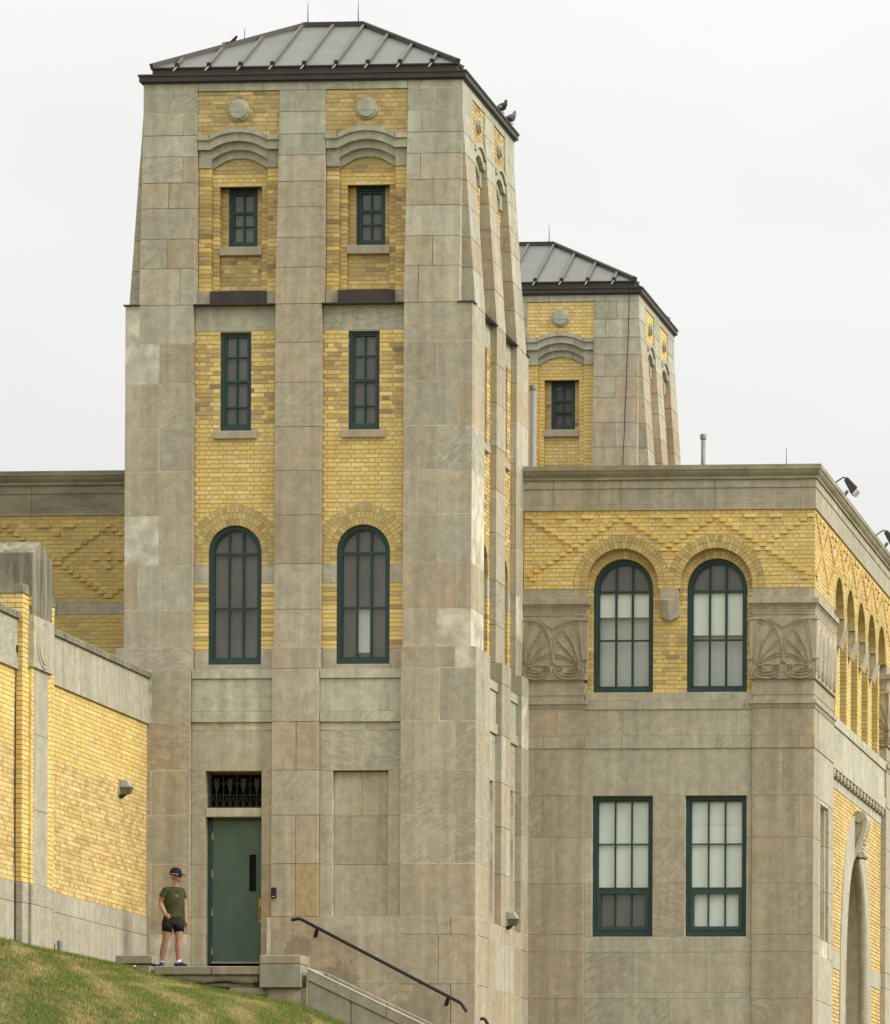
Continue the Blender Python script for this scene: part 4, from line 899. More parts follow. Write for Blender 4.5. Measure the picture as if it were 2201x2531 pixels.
def carve_fan(T, cap, F, c, d0, hw):                          # measured in mm around the capital's centre line
    k = hw / .5135 / 783.0; z0 = 6.83
    for s_ in (-1, 1):
        def pt(x, y): return (c + s_ * (648 - x) * k, z0 - (y - 640) / 783.0)
        ribs = [([(640, 1300), (638, 1150), (612, 960), (560, 820), (480, 722), (400, 682), (320, 668), (145, 676)], .016, .030),
                ([(610, 1170), (600, 1040), (560, 900), (500, 800), (430, 725), (380, 700)], .009, .016),
                ([(648, 782), (540, 722), (425, 655)], .010, .022), ([(648, 812), (540, 750), (440, 690)], .012, .022),
                ([(648, 960), (625, 945), (600, 905)], .008, .012),
                ([(330, 1325), (430, 1235), (560, 1180), (612, 1172)], .008, .020), ([(345, 1330), (450, 1262), (560, 1222), (620, 1218)], .007, .012),
                ([(305, 1325), (400, 1180), (510, 1050), (555, 995), (590, 990)], .008, .020), ([(312, 1325), (420, 1180), (520, 1075), (575, 1040)], .007, .012),
                ([(285, 1320), (350, 1080), (430, 920), (480, 838), (515, 828)], .008, .020), ([(295, 1320), (370, 1080), (450, 930), (500, 868)], .007, .012),
                ([(240, 1260), (262, 1000), (285, 790), (305, 712), (335, 695)], .008, .020), ([(255, 1260), (290, 1000), (330, 800), (355, 745)], .007, .012), ([(310, 712), (395, 745)], .008, .018), ([(318, 690), (405, 715)], .008, .018),
                ([(150, 1255), (215, 1256), (265, 1285), (300, 1330), (330, 1358)], .013, .030), ([(648, 1298), (625, 1306), (600, 1330), (575, 1345)], .012, .028),
                ([(235, 1395), (245, 1460), (300, 1520), (420, 1545), (540, 1520), (600, 1465), (617, 1400), (600, 1350), (560, 1335)], .020, .034),
                ([(262, 1400), (285, 1460), (340, 1490), (430, 1500), (520, 1488), (570, 1450), (585, 1400)], .010, .022),
                ([(330, 1438), (380, 1448), (440, 1450), (500, 1440)], .008, .018), ([(360, 1350), (440, 1338), (520, 1352)], .008, .016), ([(350, 1390), (400, 1400), (440, 1430)], .007, .012),
                ([(185, 1260), (188, 1400), (215, 1500), (245, 1545)], .010, .016), ([(160, 1440), (205, 1450)], .006, .010), ([(155, 1360), (190, 1365)], .006, .010)]
        for a, r_ in (((320, 1395), 52), ((535, 1388), 46)):
            ribs.append(([(a[0] + r_ * (1 - q / 16) * math.cos(q * .72 - 1.6), a[1] + r_ * (1 - q / 16) * math.sin(q * .72 - 1.6)) for q in range(15)], .010, .026))
        for y in range(6): ribs.append(([(350 + y * 25, 1455 + 3 * (2.5 - abs(y - 2.5))), (345 + y * 26, 1480)], .004, .008))
        mb = MB()
        for p, w_, h_ in ribs: ridge(mb, F, [pt(*q) for q in (smooth_pl(p, 4) if len(p) > 2 else p)], w_ * .72, d0 - .012, h_ * .62 + .012)
        T.part('carved_relief', mb, 'limestone', cap, color=(.75, .1, .50, 1.0))
def carve_leaf(T, cap, F, u0, u1, d0):                        # upright acanthus lobes on the flank
    mb = MB(); n = 5
    for i in range(n):
        c = u0 + (u1 - u0) * (i + .5) / n; w = (u1 - u0) / n * .48
        hgt = 6.70 - .04 * (i % 2)
        for f in (1.0, .66, .36):
            lobe = [(c - w * f * math.cos(a) , 5.73 + (hgt - 5.73) * (.5 + .5 * math.sin(a)) * (1 - .12 * (1 - f)) + .05 * (1 - f)) for a in [math.pi * (q / 14.0 * 2 - .5) for q in range(15)]]
            ridge(mb, F, lobe, .03, d0 - .01, .025 + .02 * (1 - f))
        ridge(mb, F, [(c, 5.72), (c + .03, 6.1), (c - .02, 6.6)], .035, d0 - .01, .04)
    T.part('carved_relief', mb, 'limestone', cap, color=(.35, .1, .5, 1.0))
capL = cap_stack(W, XL - .02, XP0, 4.95, 5.6, True); carve_fan(W, capL, WF, (XL + .03 + XP0) / 2 - .03, .05, .56)
capR = cap_stack(W, XP1, XR, 4.95, 7.95); carve_fan(W, capR, WF, (XP1 + XR) / 2, .05, .56); carve_leaf(W, capR, WS, .06, 2.95, .05)
cap2 = cap_stack(W, 8.2, XR, 4.95 + 11.98, 4.95 + 14.4); carve_fan(W, cap2, Fr((0, 4.95 + 11.98, 0), (1, 0, 0), (0, -1, 0)), XR - .3, .05, .4); carve_leaf(W, cap2, WS, 12.0, 14.3, .05)
def slabw(F, u0, u1, v0, v1, d, back=-.3, tn=None, T=W): mb = MB(); mb.fbox(F, u0 + G, u1 - G, v0 + G, v1 - G, back, d); return T.stone(mb, tn or stone_tone(random.choice((.3, .6, .8))))
for i, (t, b) in enumerate(zip(ZC[:-1], ZC[1:])):
    p = .014 if i == 1 else 0.0
    bro = .75
    cut = [XL - .02, 3.834, XP0] if i % 2 == 0 else [XL - .02, 3.574, XP0]
    for a0, a1 in zip(cut[:-1], cut[1:]): slabw(WF, a0, a1, b, t, p, tn=stone_tone(bro, 0, random.uniform(.38, .52)))
    cut = [XP1, 8.165, XR] if i % 2 == 0 else [XP1, 8.47, XR]
    for j, (a0, a1) in enumerate(zip(cut[:-1], cut[1:])): slabw(WF, a0, a1 + (p if j else 0), b, t, p, back=-.65 if j else -.3, tn=stone_tone(bro + .1, 0, random.uniform(.34, .48)))
    # flank of the corner pilaster, with the tall niche
    if b > 3.4 or t < .83: 
        cu = [.66, 1.9, 3.0] if i % 2 else [.66, 3.0]
        for a0, a1 in zip(cu[:-1], cu[1:]): slabw(WS, a0, a1, b, t, p, tn=stone_tone(.2, 0, .6))
    else:
        slabw(WS, .66, .98, b, t, 0, tn=stone_tone(.2, 0, .6)); slabw(WS, 2.25, 3.0, b, t, 0, tn=stone_tone(.3, 0, .6)); slabw(WS, 2.12, 2.25, b, t, -.06, tn=stone_tone(.3, 0, .6)); slabw(WS, .98, 2.12, b, t, -.3, -.45, tn=stone_tone(.1, 0, .5))
    slabw(WS, 11.98, 14.4, b, t, p, back=-.6, tn=stone_tone(.4, 0, .5))
D2 = -.045
for z0, z1, js in ((5.27, 5.43, (5.3, 6.3)), (5.10, 5.27, (4.53, 5.48, 6.45, 7.42)), (4.60, 5.10, (5.08, 6.90)), (4.36, 4.60, (5.08, 6.90)), (3.47, 4.36, (6.0,)), (.505, .80, (6.0,)), (-.26, .505, (5.2, 6.807)), (-.374, -.26, (5.2, 6.8)), (-1.28, -.374, (6.0,)), (-2.2, -1.28, (5.2, 6.8)), (-3.3, -2.2, (6.0,))):
    js = [XP0] + list(js) + [XP1]
    for a0, a1 in zip(js[:-1], js[1:]): slabw(WF, a0, a1, z0, z1, D2 + (.02 if z0 in (5.10, 4.36) else 0), tn=stone_tone(.22, .12 if z0 > 3.4 else 0, random.uniform(.46, .6)))
wz = [3.47, 2.676, 1.80, .80]
for t, b in zip(wz[:-1], wz[1:]):
    slabw(WF, XP0, 4.513, b, t, D2, tn=stone_tone(.2)); slabw(WF, 5.676, 6.296, b, t, D2, tn=stone_tone(.75, 0, .5)); slabw(WF, 7.468, XP1, b, t, D2, tn=stone_tone(.3))
mb = MB(); wall_holes(mb, WF, XL, XP1 + .05, -3.3, 5.43, D2 - .008, [('r', 5.0945, .5815, .80, 3.47), ('r', 6.882, .586, .80, 3.47)], .2)
mb.box(XP1 + .02, XR - .012, 4.95 + .012, 7.93, -3.3, .82); mb.box(XP1 + .02, XR - .31, 5.9, 4.95 + 2.27, .82, 3.41); mb.box(XP1 + .02, XR - .012, 4.95 + .012, 5.9, .82, 3.41); mb.box(XP1 + .02, XR - .012, 4.95 + 2.27, 7.93, .82, 3.41); mb.box(XP1 + .02, XR - .012, 4.95 + .012, 7.93, 3.41, 7.35)
mb.box(XL, XP0 - .01, 4.962, 5.5, -3.3, 7.35); W.part('core', mb, 'stone_mortar')
for c, h in ((5.0945, .5815), (6.882, .586)):
    w = window_rect(W, WF, c, h, .80, 3.47, D2 - .10, [2.563, 1.716], 3, blind='roller_blind', f1=.075, f2=.03, rails=(1,))
    q0, q1, z0, z1 = c - h + .085, c + h - .085, .925, 1.69
    mb = MB(); mb.band(WF, [(q0, z0), (q1, z0), (q1, z1), (q0, z1)], [(q0 + .075, z0 + .075), (q1 - .075, z0 + .075), (q1 - .075, z1 - .075), (q0 + .075, z1 - .075)], D2 - .16, D2 - .095, True); W.part('hopper_sash', mb, 'green_paint_sash', w)
    if c < 6:
        mb = MB(); mb.fbox(WF, c - h + .1, c + h - .1, .95, 1.66, D2 - .203, D2 - .198); W.part('screen_gap_sheet', mb, 'insect_screen', w)  # dark sheet painted in for the unlit gap under the raised blind
    else:
        mb = MB(); mb.fbox(WF, c - h + .1, c + h - .1, 2.93, 2.955, D2 - .203, D2 - .198); W.part('blind_rail', mb, 'blind_rail', w)
# flank: string courses, dentils, brick panel, portal
for z0, z1, d, js in ((5.13, 5.33, .0, (5.0, 7.2, 9.4)), (4.56, 5.13, -.03, (4.4, 6.6, 8.8, 10.9)), (4.30, 4.56, -.0, (5.4, 7.6, 9.8)), (3.98, 4.18, -.1, (5.2, 8.2))):
    js = [3.0] + list(js) + [11.98]
    for a0, a1 in zip(js[:-1], js[1:]): slabw(WS, a0, a1, z0, z1, d, tn=stone_tone(.12, .2, .72))
mb = MB(); mb.fbox(WS, 3.0, 11.98, 4.18, 4.30, -.3, -.06); W.part('dentil_bed', mb, 'limestone_trim')
for k in range(16):
    mb = MB(); mb.fbox(WS, 3.15 + k * .55, 3.45 + k * .55, 4.195, 4.298, -.07, -.012); W.part('dentil', mb, 'limestone_trim')
UC = 7.52
def arc_half(z, Wm, zs, za, p=3.0): return Wm if z <= zs else Wm * math.sqrt(max(0.0, 1 - ((z - zs) / (za - zs)) ** p))
def portal_hole(v): h = arc_half(v, 2.62, -1.0, 3.76); return (UC - h, UC + h) if v < 3.76 else None
for z0, z1 in ((.81, 3.98), (-3.3, .44)): brick_field(W, WS, 3.0, 11.98, z0, z1, -.11, col_pale, [portal_hole], anchor=3.1, st=.251)
for a0, a1 in ((3.0, UC - 2.5), (UC + 2.5, 11.98)): slabw(WS, a0, a1, .44, .81, -.10, tn=stone_tone(.2, .2, .66))
zs_ = [-3.3, -1.0] + [-1.0 + 4.76 * (1 - (1 - q / 20.0) ** 2) for q in range(1, 21)]
O_ = [(UC - arc_half(z, 2.62, -1.0, 3.76), z) for z in zs_] + [(UC + arc_half(z, 2.62, -1.0, 3.76), z) for z in reversed(zs_)]
zi_ = [-3.3, -1.0] + [-1.0 + 3.95 * (1 - (1 - q / 20.0) ** 2) for q in range(1, 21)]
I_ = [(UC - arc_half(z, 1.95, -1.0, 2.95), z) for z in zi_] + [(UC + arc_half(z, 1.95, -1.0, 2.95), z) for z in reversed(zi_)]
mb = MB(); mb.band(WS, O_, I_, -.5, -.085); pa = W.part('portal_surround', mb, 'limestone', color=(.2, .1, .62, .9))
I2 = [(UC + (u - UC) * .985, z) for u, z in I_]; I3 = [(UC + (u - UC) * .95, z - (.06 if z > 0 else 0)) for u, z in I_]
mb = MB(); mb.tube([WS.p(u, z, -.17) for u, z in I2], .11, 8); W.part('portal_roll', mb, 'limestone', pa, smooth=True, color=(.5, .1, .4, 1))
mb = MB(); mb.band(WS, I2, I3, -1.0, -.22); W.part('portal_reveal', mb, 'limestone', pa, color=(.4, .1, .45, 1))
mb = MB(); mb.fbox(WS, UC - 2.2, UC + 2.2, -3.3, 3.2, -1.3, -1.0); W.part('portal_back', mb, 'limestone', pa, color=(.4, .1, .2, 1))  # back wall of the recess, toned darker for the shade inside
SC = smooth_pl([(-.10, 3.70), (-.06, 3.80), (.04, 3.83), (.13, 3.76), (.16, 3.62), (.12, 3.42), (.05, 3.22), (.0, 3.06), (.0, 2.96), (.05, 2.90)], 3)
mb = MB(); A = []; n = len(SC)
for u in (UC - .3, UC + .3): A += [WS.p(u, z, d) for d, z in SC] + [WS.p(u, z - .0, d - .085) for d, z in SC]
fs = []
for i in range(n - 1): fs += [(i, i + 1, 2 * n + i + 1, 2 * n + i), (n + i, 3 * n + i, 3 * n + i + 1, n + i + 1), (i, n + i, n + i + 1, i + 1), (2 * n + i, 2 * n + i + 1, 3 * n + i + 1, 3 * n + i)]
mb.add(A, fs)
for d, z, r in ((-.01, 3.70, .10), (.05, 2.95, .065)): mb.lathe(WS.p(UC - .32, z, d), WS.u, [(r, 0), (r, .64)], 14)
mb.prism(Fr(WS.p(UC - .26, 0, 0), (1, 0, 0), (0, -1, 0)), [(-.12, 2.93)] + [(d - .02, z) for d, z in reversed(SC[2:-2])] + [(-.12, 3.72)], -.52, 0.0)
W.part('scroll_keystone', mb, 'limestone', color=(.4, .3, .55, 1))
mb = MB(); 
for z in range(7): mb.lathe(WS.p(UC - .1 + .2 * (z % 2), 3.1 + .09 * z, .04 + .012 * z), WS.n, [(.05, 0), (.02, .05)], 8)
W.part('keystone_ornament', mb, 'limestone', color=(.3, .3, .6, 1))
mb = MB(); mb.fbox(WS, 3.0, UC - 2.55, -3.3, 4.0, -.3, -.123); mb.fbox(WS, UC + 2.55, 12.0, -3.3, 4.0, -.3, -.123)
hp = [(UC - arc_half(z, 2.58, -1.0, 3.72), z) for z in zs_[1:]] ; mb.band(WS, [(3.2, z) for u, z in hp], hp, -.3, -.123); hp = [(2 * UC - u, z) for u, z in hp]; mb.band(WS, hp, [(11.9, z) for u, z in hp], -.3, -.123)
mb.fbox(WS, 3.0, 12.0, 3.72, 4.0, -.3, -.123); W.part('panel_backing', mb, 'mortar')
# roof behind the parapet
mb = MB(); mb.box(-1.0, XR - .3, 5.3, 4.95 + UE, 9.2, 9.38); mb.box(XL, XR - .1, 5.15, 5.26, 8.9, 9.69); mb.box(XR - .3, XR - .1, 5.2, 4.95 + UE, 8.9, 9.69); W.part('roof', mb, 'flat_roof')
mb = MB(); mb.box(XR - .7, XR - .02, 4.95 + 14.4, 4.95 + UE, -3.3, 8.88); W.part('far_wall', mb, 'limestone', color=(.3, .2, .55, 1))
mb = MB(); mb.hexa([WS.p(9.05, 5.5, -.28), WS.p(10.0, 5.5, -.28), WS.p(10.0, 5.5, -.24), WS.p(9.05, 5.5, -.24), WS.p(9.05, 6.2, -.33), WS.p(10.0, 6.2, -.33), WS.p(10.0, 6.2, -.29), WS.p(9.05, 6.2, -.29)])
finish_bricks(W)
# ------------------------------------------------------------------ shaded rear wing
RW = Thing('rear_wing', 'shaded yellow brick wing with a raised diamond brick pattern beyond the stone-coped wall', 'building', (-8.0, 7.0, -3.3))
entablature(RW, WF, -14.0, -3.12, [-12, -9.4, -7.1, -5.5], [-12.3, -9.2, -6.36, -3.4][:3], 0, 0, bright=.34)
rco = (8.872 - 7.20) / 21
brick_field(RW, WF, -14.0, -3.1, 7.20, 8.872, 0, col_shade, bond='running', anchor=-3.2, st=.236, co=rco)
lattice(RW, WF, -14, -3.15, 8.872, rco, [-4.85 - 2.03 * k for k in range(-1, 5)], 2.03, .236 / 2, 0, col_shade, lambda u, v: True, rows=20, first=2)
for k in range(0, 4):
    for a, b in ((0, 6), (-.236, 8), (.236, 8), (0, 8), (0, 10), (0.0, 17)):
        proud_header(RW, WF, -4.85 - 2.03 * k + a, 8.872 - (b + 2.5) * rco, 0, col_shade())
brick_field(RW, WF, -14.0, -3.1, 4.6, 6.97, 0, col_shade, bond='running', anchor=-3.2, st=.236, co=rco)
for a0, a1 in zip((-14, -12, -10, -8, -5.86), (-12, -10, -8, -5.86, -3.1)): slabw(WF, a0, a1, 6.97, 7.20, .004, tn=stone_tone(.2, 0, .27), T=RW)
mb = MB(); mb.fbox(WF, -14, -3.05, -3.3, 8.88, -.4, -.008); RW.part('wall_backing', mb, 'mortar')
mb = MB(); mb.box(-14, -2.0, 5.3, 18, 9.2, 9.38); RW.part('roof', mb, 'flat_roof')
finish_bricks(RW)
# ------------------------------------------------------------------ long brick wall with coping and buttress
LW = Thing('brick_wall', 'long yellow brick wall with stone coping and a capped buttress, running up to the tower', 'wall', (-3.0, -7.0, -.6))
LF = Fr((-2.71, 0, 0), (0, 1, 0), (1, 0, 0)); U0 = -16.0; U1 = -.125; q0, q1 = -8.245, -6.43
def colw(v): return col_pale() if random.random() < .82 else tuple(x * random.uniform(.95, 1.05) for x in (.50, .355, .125))
def colw2(v):
    if v > 3.0: return col_new()
    return colw(v)
for a, b in ((U0, q0), (q1, U1)): brick_field(LW, LF, a, b, .822, 4.30, 0, colw2, anchor=U1, par=0)
for a, b, js in ((U0, q0, (-14.2, -12.2, -10.2)), (q1, U1, (-5.6, -3.65, -1.95))):
    js = [a] + list(js) + [b]
    for x0, x1 in zip(js[:-1], js[1:]):
        mb = MB(); mb.fbox(LF, x0 + G, x1 - G, 4.30, 4.56, -.3, .045); mb.fbox(LF, x0 + G, x1 - G, 4.564, 5.12, -.3, .03); LW.stone(mb, stone_tone(.25, .1, .44), bevel=0)
        mb = MB(); mb.fbox(LF, x0 + .004, x1 - .004, 5.125, 5.225, -.62, .075, -.62, .075); mb.fbox(LF, x0 + .004, x1 - .004, 5.225, 5.26, -.6, .06, -.5, .02); LW.part('coping_stone', mb, 'weathered_stone')
        slabw(LF, x0, x1, .484, .820, .012, tn=stone_tone(.3, 0, .46), T=LW)
    js = [a] + [x + .9 for x in js[1:-1]] + [b]
    for x0, x1 in zip(js[:-1], js[1:]): slabw(LF, x0, x1, -.75, .484, .012, tn=stone_tone(.3, 0, .46), T=LW)
mb = MB(); mb.fbox(LF, U0, U1, -.8, 5.1, -.5, -.008); LW.part('wall_core', mb, 'mortar')
# buttress
def lx(d): return -2.71 + d
NF = Fr((0, q0, 0), (1, 0, 0), (0, -1, 0))
i0, i1 = -7.89, -6.79
bc = .0798
brick_field(LW, LF, q0, i0, .822, 5.55, .115, lambda v: col_new(), anchor=q0, st=.251, bond='running'); brick_field(LW, LF, i1, q1, .822, 5.55, .115, lambda v: col_new(), anchor=i1, bond='running')
brick_field(LW, LF, i0, -7.75, .822, 4.38, .16, lambda v: col_new(), bond='stack'); brick_field(LW, LF, -6.93, i1, .822, 4.38, .16, lambda v: col_new(), bond='stack')
brick_field(LW, NF, -3.6, lx(.115) - .004, 5.23, 5.55, 0.0, lambda v: col_new(), bond='running', anchor=lx(.115)); brick_field(LW, NF, -2.70, lx(.115) - .004, .822, 5.23, 0.0, lambda v: col_new(), bond='stack')
N2 = Fr((0, i0, 0), (1, 0, 0), (0, -1, 0)); brick_field(LW, N2, lx(.115), lx(.16) - .003, .822, 5.55, 0.0, lambda v: col_new(), bond='stack')
mb = MB(); mb.box(-3.6, lx(.103), q0 + .012, q1 - .012, -.75, 5.55); mb.box(-3.0, lx(.148), i0 + .012, i1 - .012, -.75, 5.55); LW.part('buttress_core', mb, 'mortar')
zz = [.822, 2.05, 3.3, 4.38]
for a, b in zip(zz[:-1], zz[1:]): slabw(LF, -7.75, -6.93, a, b, .165, tn=stone_tone(.3, 0, .5), T=LW)
for a, b, d in ((-.75, .484, .13), (.484, .822, .13)):
    mb = MB(); mb.fbox(LF, q0 - .01, q1 + .01, a + G, b - G, -.3, d); LW.stone(mb, stone_tone(.3, 0, .46)); mb = MB(); mb.fbox(LF, i0 - .01, i1 + .01, a + G, b - G, .05, d + .05); LW.stone(mb, stone_tone(.3, 0, .46))
blk = MB(); blk.fbox(LF, i0 - .04, i1 + .04, 4.38, 5.23, 0, .21); bo = LW.stone(blk, stone_tone(.3, 0, .45), 'medallion_block')
mb = MB(); mb.lathe(LF.p(-7.34, 4.80, .205), LF.n, [(.40, 0), (.40, .014), (.385, .022), (.345, .022), (.33, .012), (.32, .03), (.02, .036)], 32); LW.part('medallion', mb, 'limestone', bo, color=(.35, .1, .45, 1))
for z in (4.62, 5.05):
    for u in (i0 - .03, i1 + .03 - .0): mb = MB(); mb.fbox(LF, u - .012, u + .012, z - .07, z + .07, .15, .2115); LW.part('notch', mb, 'limestone_trim', bo)
for a, b in ((q0 - .02, i0), (i1, q1 + .02)):
    mb = MB(); mb.hexa([LF.p(a, 5.55, .135), LF.p(b, 5.55, .135), LF.p(b, 5.55, -.9), LF.p(a, 5.55, -.9), LF.p(a + .02, 5.72, .10), LF.p(b, 5.72, .10), LF.p(b, 5.72, -.9), LF.p(a + .02, 5.72, -.9)]); LW.part('buttress_shoulder', mb, 'weathered_stone')
mb = MB(); pr = [(i0, 5.23), (i1, 5.23), (i1, 6.25), (-7.1, 6.42), (-7.3, 6.46), (-7.47, 6.5), (i0, 6.27)]; mb.prism(LF, pr, -1.2, .18); LW.part('buttress_cap', mb, 'weathered_stone', bevel=.012)
for k in range(3):
    mb = MB(); mb.fbox(LF, -7.66 + k * .22, -7.56 + k * .22, 5.24, 6.22, .17, .188); LW.part('cap_flute', mb, 'weathered_stone', bevel=.006)
cpts = [LF.p(-8.32, 4.62, .05), LF.p(-8.33, 4.3, .03), LF.p(-8.31, 3.6, .02), LF.p(-8.325, 2.4, .02), LF.p(-8.31, 1.2, .02), LF.p(-8.32, .8, .03), LF.p(-8.31, -.3, .03)]
mb = MB(); mb.tube(cpts, .012, 6); mb.fbox(LF, -8.335, -8.30, 4.60, 4.68, .03, .06); LW.part('conduit', mb, 'copper_cable')
finish_bricks(LW, score=lambda T: (lambda i: (-(T.bricks[i][2] - T.bricks[i][1]), abs(T.bricks[i][1] + 3.5) + abs(T.bricks[i][5] - 2.2))))

# ------------------------------------------------------------------ ground: lawn bank, lower ground
def lerp_tab(x, tab):
    if x <= tab[0][0]: return tab[0][1]
    for (a, b), (c, d) in zip(tab[:-1], tab[1:]):
        if x <= c: return b + (d - b) * (x - a) / (c - a)
    return tab[-1][1]
LT = [(-3, .0), (0, .0), (.35, .07), (.8, .22), (1.4, .36), (2.26, .52), (3.33, .69), (3.9, .92), (4.5, 1.2), (6, 1.75), (9, 2.75), (13, 4.1), (20, 6.4), (24, 6.75)]
def lawn_z(x, y):
    u = max(0.0, x + 2.71); f = 1.0 + .10 * min(max(0.0, -y - 2.2), 14.0)
    e = max(0.0, -y - 9.3); ex = .06 * e * e if e < 4 else .06 * 16 + .48 * (e - 4)
    z = -.20 - lerp_tab(u, LT) * f - ex
    lim = -3.1 if y > -7 else -3.1 - 3.8 * min(1.0, (-y - 7) / 8.0)
    k = .25; m = max(z, lim)
    bump = .012 * math.sin(x * 1.9 + y * .7) + .010 * math.sin(y * 2.3 - x * 1.1)
    return m + (bump if -y > 2.6 and u > .25 else 0.0) * min(1.0, u)
def grid_sheet(name, xs, ys, zf, mat):
    me = bpy.data.meshes.new(name); nx, ny = len(xs), len(ys)
    me.from_pydata([(x, y, zf(x, y)) for y in ys for x in xs], [], [(j * nx + i, j * nx + i + 1, (j + 1) * nx + i + 1, (j + 1) * nx + i) for j in range(ny - 1) for i in range(nx - 1)])
    for p in me.polygons: p.use_smooth = True
    o = bpy.data.objects.new(name, me); C.objects.link(o); me.materials.append(M(mat)); o['kind'] = 'structure'; return o
s = NT('turf'); p = s.n('ShaderNodeNewGeometry').outputs['Position']
a = s.noise(s.vec('MULTIPLY', p, (1.0, .55, 1.0)), 1.5, 5, .65, .4); b = s.noise(p, 18, 4, .7)
c = s.mix(s.rng(a, .42, .6, 0, 1, True), (.085, .105, .028), (.20, .155, .068)); c = s.mix(1.0, c, s.rng(b, .25, .75, .55, 1.3), 'MULTIPLY'); s.finish(c, .95, .1, bump=b, bstr=.6, bdist=.03)
s = NT('grass_blade'); at = s.n('ShaderNodeAttribute', attribute_name='blade_colour').outputs['Color']; s.finish(at, .75, .15)
xs = [-2.72 + .28 * i for i in range(45)] + [10.5, 12, 14, 17, 21, 26, 34, 45, 60]; ys = [-70, -50, -40, -32, -27] + [-23 + .3 * i for i in range(77)] + [1.0, 3.0, 4.9, 8, 14, 30]
grid_sheet('lawn', xs, ys, lawn_z, 'turf')
g0 = MB(); g0.add([(-900, -900, -6.98), (1300, -900, -6.98), (1300, 1600, -6.98), (-900, 1600, -6.98)], [(0, 1, 2, 3)])
o = bpy.data.objects.new('ground', to_mesh(g0, 'ground')); C.objects.link(o); o.data.materials.append(M('turf')); o['kind'] = 'structure'
# grass blades on the part of the bank that is in view
rng = np.random.default_rng(3)
def vnoise(x, y, s):
    return np.sin(x * 1.7 * s + 1.3 * np.sin(y * 1.1 * s)) * .5 + np.sin(y * 2.3 * s + x * .9 * s + 2 * np.sin(x * .6 * s)) * .35 + np.sin((x * 3.1 - y * 2.7) * s) * .25
N = 300000
bx = rng.uniform(-2.69, 3.4, N); by = -1.9 - 13.5 * rng.random(N) ** 1.0
keep = (by < -2.24) & ~((bx > -2.75) & (bx < -2.0) & (by > -2.25)) & (bx < 1.0 + (-by) * .35)
bx, by = bx[keep], by[keep]; n = len(bx)
zt = np.array([lawn_z(float(x), float(y)) for x, y in zip(bx, by)])
dry = .8 * vnoise(bx * 1.0 + by * .30, by * .28, 2.6) + .5 * vnoise(bx, by, 6.0) + .3 * vnoise(by, bx, 13.0) + rng.normal(0, .4, n)
near_wall = (bx < -2.35) | (by > -2.9)
dry = np.where(near_wall, dry - .8, dry)
L = rng.uniform(.028, .062, n) * np.where(near_wall, 1.7, 1.0); ang = rng.uniform(0, 2 * np.pi, n); w = rng.uniform(.0035, .0065, n); lean = rng.uniform(.1, .75, n); la = rng.uniform(0, 2 * np.pi, n)
dx, dy = np.cos(ang) * w, np.sin(ang) * w; tx, ty = np.cos(la) * L * lean, np.sin(la) * L * lean; tz = L * np.sqrt(1 - (lean * .8) ** 2)
V = np.empty((n, 3, 3), np.float32)
V[:, 0] = np.stack([bx - dx, by - dy, zt - .012], 1); V[:, 1] = np.stack([bx + dx, by + dy, zt - .012], 1); V[:, 2] = np.stack([bx + tx, by + ty, zt + tz], 1)
gr = np.array([.19, .22, .045]); dg = np.array([.10, .15, .03]); tn = np.array([.55, .44, .20]); bn = np.array([.33, .25, .11])
t = np.clip((dry + .22) / 1.1, 0, 1)[:, None]; r1 = rng.random(n)[:, None]
col = (gr * r1 + dg * (1 - r1)) * (1 - t) + (tn * r1 + bn * (1 - r1)) * t; col *= rng.uniform(.85, 1.4, n)[:, None]
me = bpy.data.meshes.new('grass'); me.vertices.add(3 * n); me.vertices.foreach_set('co', V.reshape(-1)); me.loops.add(3 * n); me.loops.foreach_set('vertex_index', np.arange(3 * n, dtype=np.int32)); me.polygons.add(n)
me.polygons.foreach_set('loop_start', np.arange(0, 3 * n, 3, dtype=np.int32)); me.polygons.foreach_set('loop_total', np.full(n, 3, np.int32)); me.update(); me.validate()
at = me.color_attributes.new('blade_colour', 'FLOAT_COLOR', 'POINT'); at.data.foreach_set('color', np.repeat(np.concatenate([col, np.ones((n, 1))], 1), 3, axis=0).astype(np.float32).ravel())
go = bpy.data.objects.new('grass', me); C.objects.link(go); me.materials.append(M('grass_blade')); tag(go, 'patchy green and dry tan mown grass on the bank', 'grass', kind='stuff')

